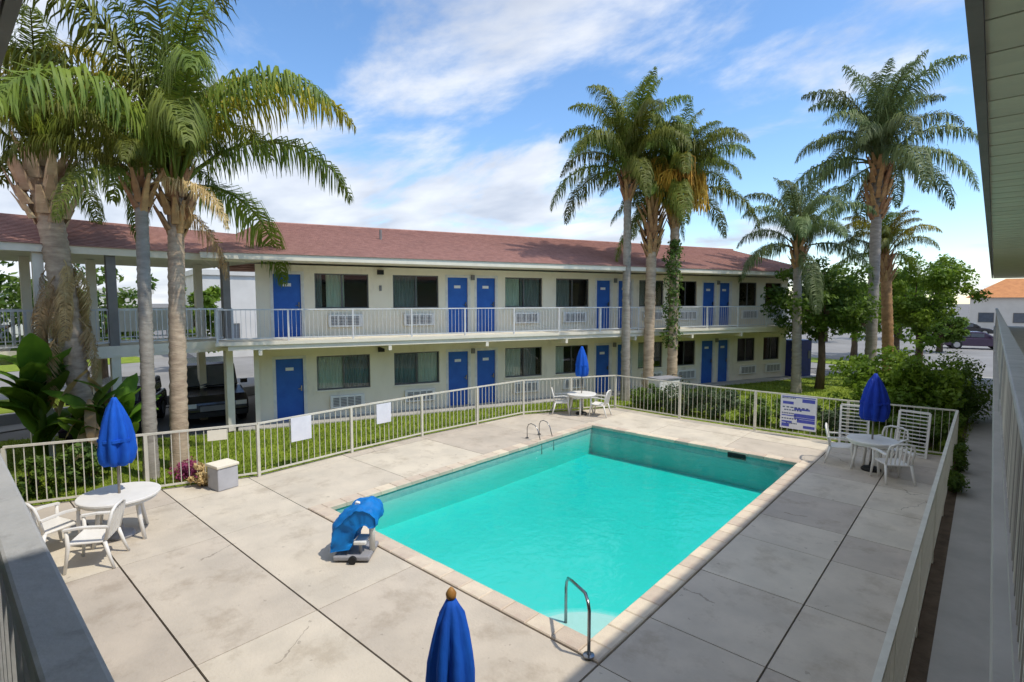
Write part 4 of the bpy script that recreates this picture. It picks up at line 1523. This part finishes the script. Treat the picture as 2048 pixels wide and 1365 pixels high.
# draped cover: arch swept across the seat
arc_o = [(-.45, .14), (-.44, .36), (-.38, .56), (-.28, .72), (-.16, .84), (.00, .93), (.16, .95), (.29, .90), (.36, .78), (.36, .60)]
arc_i = [(-.08, .20), (-.06, .30), (-.03, .40), (.01, .47), (.05, .53), (.09, .57), (.13, .60), (.17, .61), (.20, .60), (.23, .57)]
ny_ = 9
na = len(arc_o)
for j in range(ny_):
    v = -1 + 2 * j / (ny_ - 1)
    bl = 1 - .22 * abs(v) ** 3
    yv = v * .29
    for (px_, pz_), (qx, qz) in zip(arc_o, arc_i):
        k_ = 1 + .045 * math.sin(v * 6 + px_ * 11) + .03 * math.sin(v * 13 - px_ * 5)
        ox = qx + (px_ - qx) * bl * k_
        oz = qz + (pz_ - qz) * bl * k_
        cv.v.append((ox * .92, yv * .95, .14 + (oz - .14) * .88))
    for (qx, qz) in arc_i[::-1]:
        cv.v.append((qx * .92, yv * .95, .14 + (qz - .14) * .88))
m2 = 2 * na
for j in range(ny_ - 1):
    for i in range(m2):
        i2 = (i + 1) % m2
        cv.f.append((j * m2 + i, j * m2 + i2, (j + 1) * m2 + i2, (j + 1) * m2 + i))
for j in (0, ny_ - 1):
    for i in range(na - 1):
        q = (j * m2 + i, j * m2 + i + 1, j * m2 + m2 - 2 - i, j * m2 + m2 - 1 - i)
        cv.f.append(q if j == 0 else q[::-1])
co = cv.build('vinyl_cover', M_COVER, lf, smooth=True)
md = co.modifiers.new('sub', 'SUBSURF')
md.levels = md.render_levels = 2
tx = bpy.data.textures.new('cloth_wrinkle', 'CLOUDS')
tx.noise_scale = .16
dm_ = co.modifiers.new('wrinkle', 'DISPLACE')
dm_.texture = tx
dm_.strength = .11
dm_.mid_level = .5

# pale box by the left fence
bx = empty('utility_box', (-11.62, 4.02, 0), R(8))
tag(bx, 'pale grey lidded box on the deck against the left fence', 'box')
MB().box(-.21, .21, -.21, .21, .0, .46).build('body', mat('box_grey', (.50, .50, .52), (.42, .42, .44), rough=.6, scale=3), bx, bevel=.02)
MB().box(-.23, .23, -.23, .23, .463, .525).build('lid', M_CREAM, bx, bevel=.015)

# notices on the fences
def notice(name, loc, rz, w_, h, z, label, m=None, rows=0):
    o = empty(name, loc, rz)
    tag(o, label, 'sign', group='notices on the pool fence')
    MB().box(-w_ / 2, w_ / 2, -.008, .008, z, z + h).build('panel', m or M_SIGNW, o)
    return o


def along(pts, k, u):
    (xa, ya), (xb, yb) = pts[k], pts[k + 1]
    return (xa + (xb - xa) * u, ya + (yb - ya) * u), math.atan2(yb - ya, xb - xa)


for (k, u, w_, h, z, lb) in ((2, .42, .50, .55, .62, 'white square notice on the left fence, below the corner motel door'),
                             (3, .42, .45, .52, .62, 'white notice further along the left fence, below the second window'),
                             (1, .62, .36, .22, .92, 'small cream plate on the left fence right of the pale ringed palm')):
    p, rz = along(FENCE_L, k, u)
    nx_, ny2 = math.sin(rz), -math.cos(rz)
    notice('notice', (p[0] + nx_ * .045, p[1] + ny2 * .045, 0), rz, w_, h, z, lb, m=M_CREAM if k == 1 else M_SIGNW)
sg = notice('pool_rules_sign', (-3.84, 16.42, 0), 0, .92, .95, .22, 'large white pool rules board with rows of blue print on the far fence')
pr = MB()
rws = [(-.42, -.05, .86, .03, 0), (.10, .42, .78, .10, 1), (-.40, -.12, .70, .08, 1), (-.40, .30, .60, .03, 0), (-.36, .1, .52, .03, 0), (-.42, -.1, .42, .035, 0),
       (-.1, .43, .35, .10, 1), (-.42, .05, .27, .03, 0), (-.02, .43, .20, .09, 1), (-.3, .0, .14, .03, 0), (.14, .43, .05, .08, 1), (-.42, -.22, .05, .1, 1), (-.42, .43, .90, .025, 1), (-.1, .3, .55, .05, 1), (-.42, -.05, .36, .03, 1), (-.1, .43, .30, .04, 1), (-.42, -.15, .17, .05, 1)]
pk_ = MB()
for (a, b_, z, h, t) in rws:
    if t:
        pr.box(a, b_, -.0105, -.0085, .22 + z, .22 + z + h)
    else:
        n = 7
        for i in range(n):
            xa = a + (b_ - a) * i / n
            pk_.box(xa, xa + (b_ - a) / n * random.uniform(.5, .85), -.0105, -.0085, .22 + z, .22 + z + h)
pr.build('blue_print', M_SIGNB, sg)
tag(pk_.build('small_print', M_SIGNK, sg), kind='stuff')

# blue machine at the far end of the block, pale cart on the lawn
p = bw(25.0, .1)
vm = empty('blue_cabinet', (*p, .02), R(90) - BA)
tag(vm, 'dark blue upright machine cabinet at the far end of the motel', 'machine')
MB().box(-.6, .6, -.4, .3, 0, 1.85).build('body', M_VEND, vm, bevel=.02)
MB().box(-.52, .25, -.43, -.401, .45, 1.7).build('front_panel', M_VEND, vm)
MB().box(.32, .52, -.42, -.401, .9, 1.3).build('keypad', M_GRILLE, vm)
lc = empty('white_cart', (-8.75, 18.2, 0), R(70))
tag(lc, 'pale boxy cart parked on the grass behind the far fence', 'cart')
MB().box(-.5, .5, -.3, .3, .28, 1.0).build('bin', M_WHITE, lc, bevel=.04)
MB().box(-.53, .53, -.33, .33, 1.003, 1.05).build('rim', M_GREYP, lc)
for x in (-.4, .4):
    for y in (-.24, .24):
        MB().tube([(x, y - .03, .1), (x, y + .03, .1)], .1, 12).build('wheel', M_BLACK, lc)
        MB().bar((x, y, .1), (x, y, .3), .03).build('wheel_fork', M_GREYP, lc)
MB().tube([(.5, -.25, .9), (.68, -.25, 1.08), (.68, .25, 1.08), (.5, .25, .9)], .018, 6).build('push_handle', M_CHROME, lc)


# ------------------------------------------------------------------ vehicles
def car(loc, rz, paint, label, suv=True, group=None):
    """body along x, nose towards +x"""
    o = empty('parked_car', (loc[0], loc[1], -.06), rz)
    tag(o, label, 'car', group='cars parked round the motel')
    L2, W2 = (2.35, .92) if suv else (2.2, .86)
    zt = 1.82 if suv else 1.42
    zb = 1.08 if suv else .92
    lower = [(-L2, .45), (-L2 + .06, zb - .08), (-L2 + .2, zb), (L2 - 1.25, zb), (L2 - .35, zb - .14), (L2 - .04, zb - .32), (L2, .5), (L2 - .1, .28), (-L2 + .1, .28)]
    bd_ = MB().prof(lower, -W2, W2).build('body', paint, o, bevel=.06)
    k = .12
    cabin = [(-L2 + .12, zb + .002), (-L2 + .34, zt - .04), (-L2 + .6, zt), (L2 - 2.0, zt), (L2 - 1.75, zt - .06), (L2 - 1.15, zb + .002)]
    cb = MB().prof(cabin, -W2 + k, W2 - k)
    cbo = cb.build('roof', paint, o, bevel=.05)
    # glass: windscreen, rear and side windows
    ws = MB().add([(L2 - 1.70, -W2 + .2, zt - .10), (L2 - 1.70, W2 - .2, zt - .10), (L2 - 1.19, W2 - .16, zb + .06), (L2 - 1.19, -W2 + .16, zb + .06),
                   (L2 - 1.66, -W2 + .2, zt - .08), (L2 - 1.66, W2 - .2, zt - .08), (L2 - 1.15, W2 - .16, zb + .08), (L2 - 1.15, -W2 + .16, zb + .08)],
                  [(0, 1, 2, 3), (7, 6, 5, 4), (0, 4, 5, 1), (1, 5, 6, 2), (2, 6, 7, 3), (3, 7, 4, 0)])
    ws.build('windscreen', M_CARG, o)
    for s_ in (-1, 1):
        y = s_ * (W2 - k + .006)
        for (a, b_) in ((-L2 + .55, -.55), (-.47, L2 - 1.85)):
            MB().box(a, b_, min(y - .006, y + .006), max(y - .006, y + .006), zb + .07, zt - .12).build('side_window', M_CARG, o)
        MB().box(L2 - .16, L2 - .015, min(s_ * (W2 - .38), s_ * (W2 - .06)), max(s_ * (W2 - .38), s_ * (W2 - .06)), .62, .75).build('headlight', M_LAMP, o)
        MB().box(L2 - 1.5, L2 - 1.36, min(s_ * W2, s_ * (W2 + .2)), max(s_ * W2, s_ * (W2 + .2)), zb + .04, zb + .18).build('wing_mirror', paint, o)
        for x in (-L2 + .82, L2 - .85):
            w_ = MB().tube([(x, s_ * (W2 - .2), .36), (x, s_ * (W2 + .015), .36)], .36, 22).build('wheel', M_BLACK, o)
            MB().tube([(x, s_ * (W2 + .016), .36), (x, s_ * (W2 + .026), .36)], .22, 16).build('rim', M_RIM, w_)
    MB().box(L2 + .001, L2 + .015, -.45, .45, .50, .66).build('grille', M_GRILLE, o)
    MB().box(L2 - .12, L2 + .04, -W2 + .05, W2 - .05, .32, .46).build('bumper', M_BLACK, o)
    return o


car((-20.1, 6.55), R(-12), M_CARB, 'black sport utility vehicle under the walkway beside the motel end wall')
car((-19.6, 3.95), R(-25), M_CARP, 'dark plum low car under the walkway behind the two thin palms', suv=False)
car((-.6, 57.5), R(15), M_CARP, 'dark plum car alone on the far parking lot', suv=False)
car((-1.5, 80), R(5), M_CARB, 'small dark car farthest away on the parking lot', suv=False)


# ------------------------------------------------------------------ far buildings
def far_house(loc, rz, w_, dp, h, label, roof=None, rh=1.5, nwin=5):
    o = empty('distant_building', loc, rz)
    tag(o, label, 'building', group='buildings beyond the motel')
    MB().box(-w_ / 2, w_ / 2, -dp / 2, dp / 2, -.1, h).build('wall', M_BGW, o)
    if roof:
        r_ = MB()
        r_.add([(-w_ / 2 - .5, -dp / 2 - .5, h + .002), (w_ / 2 + .5, -dp / 2 - .5, h + .002), (w_ / 2 + .5, dp / 2 + .5, h + .002), (-w_ / 2 - .5, dp / 2 + .5, h + .002),
                (-w_ / 2 + dp * .35, 0, h + rh), (w_ / 2 - dp * .35, 0, h + rh)], [(0, 1, 5, 4), (1, 2, 5), (2, 3, 4, 5), (3, 0, 4), (3, 2, 1, 0)])
        r_.build('roof', roof, o)
    else:
        MB().box(-w_ / 2 - .15, w_ / 2 + .15, -dp / 2 - .15, dp / 2 + .15, h + .002, h + .35).build('parapet', M_BGW, o)
    for i in range(nwin):
        x = -w_ / 2 + w_ * (i + .5) / nwin
        f = MB().box(x - .8, x + .8, -dp / 2 - .05, -dp / 2 - .003, 1.0, 2.3).build('window', M_ALU, o)
        MB().box(x - .72, x + .72, -dp / 2 - .06, -dp / 2 - .051, 1.08, 2.22).build('pane', M_CARG, f)
    return o


far_house((10.2, 100, 0), R(0), 24, 10, 4.3, 'long white building with orange roof at the end of the parking lot', roof=M_BGO, rh=2.6, nwin=7)
far_house((-20, 92, 0), R(10), 20, 10, 3.8, 'low pale flat roofed building behind the trees on the right', nwin=6)
far_house((-42, 20, 0), R(80), 14, 8, 5.6, 'pale house seen between the left palm trunks', nwin=4)
far_house((-52, 3, 0), R(92), 18, 8, 4.4, 'white flat roofed house across the street at the far left', nwin=5)

# street wall on the left verge
kb = MB().box(-.08, .08, -13, 9, -.06, .28).build('low_wall', mat('wall_grey', (.30, .31, .33), (.24, .25, .27), rough=.9, scale=2), loc=(-22.9, 1.5, 0))
tag(kb, 'low grey kerb wall between the road and the dark lawn at left', 'wall')
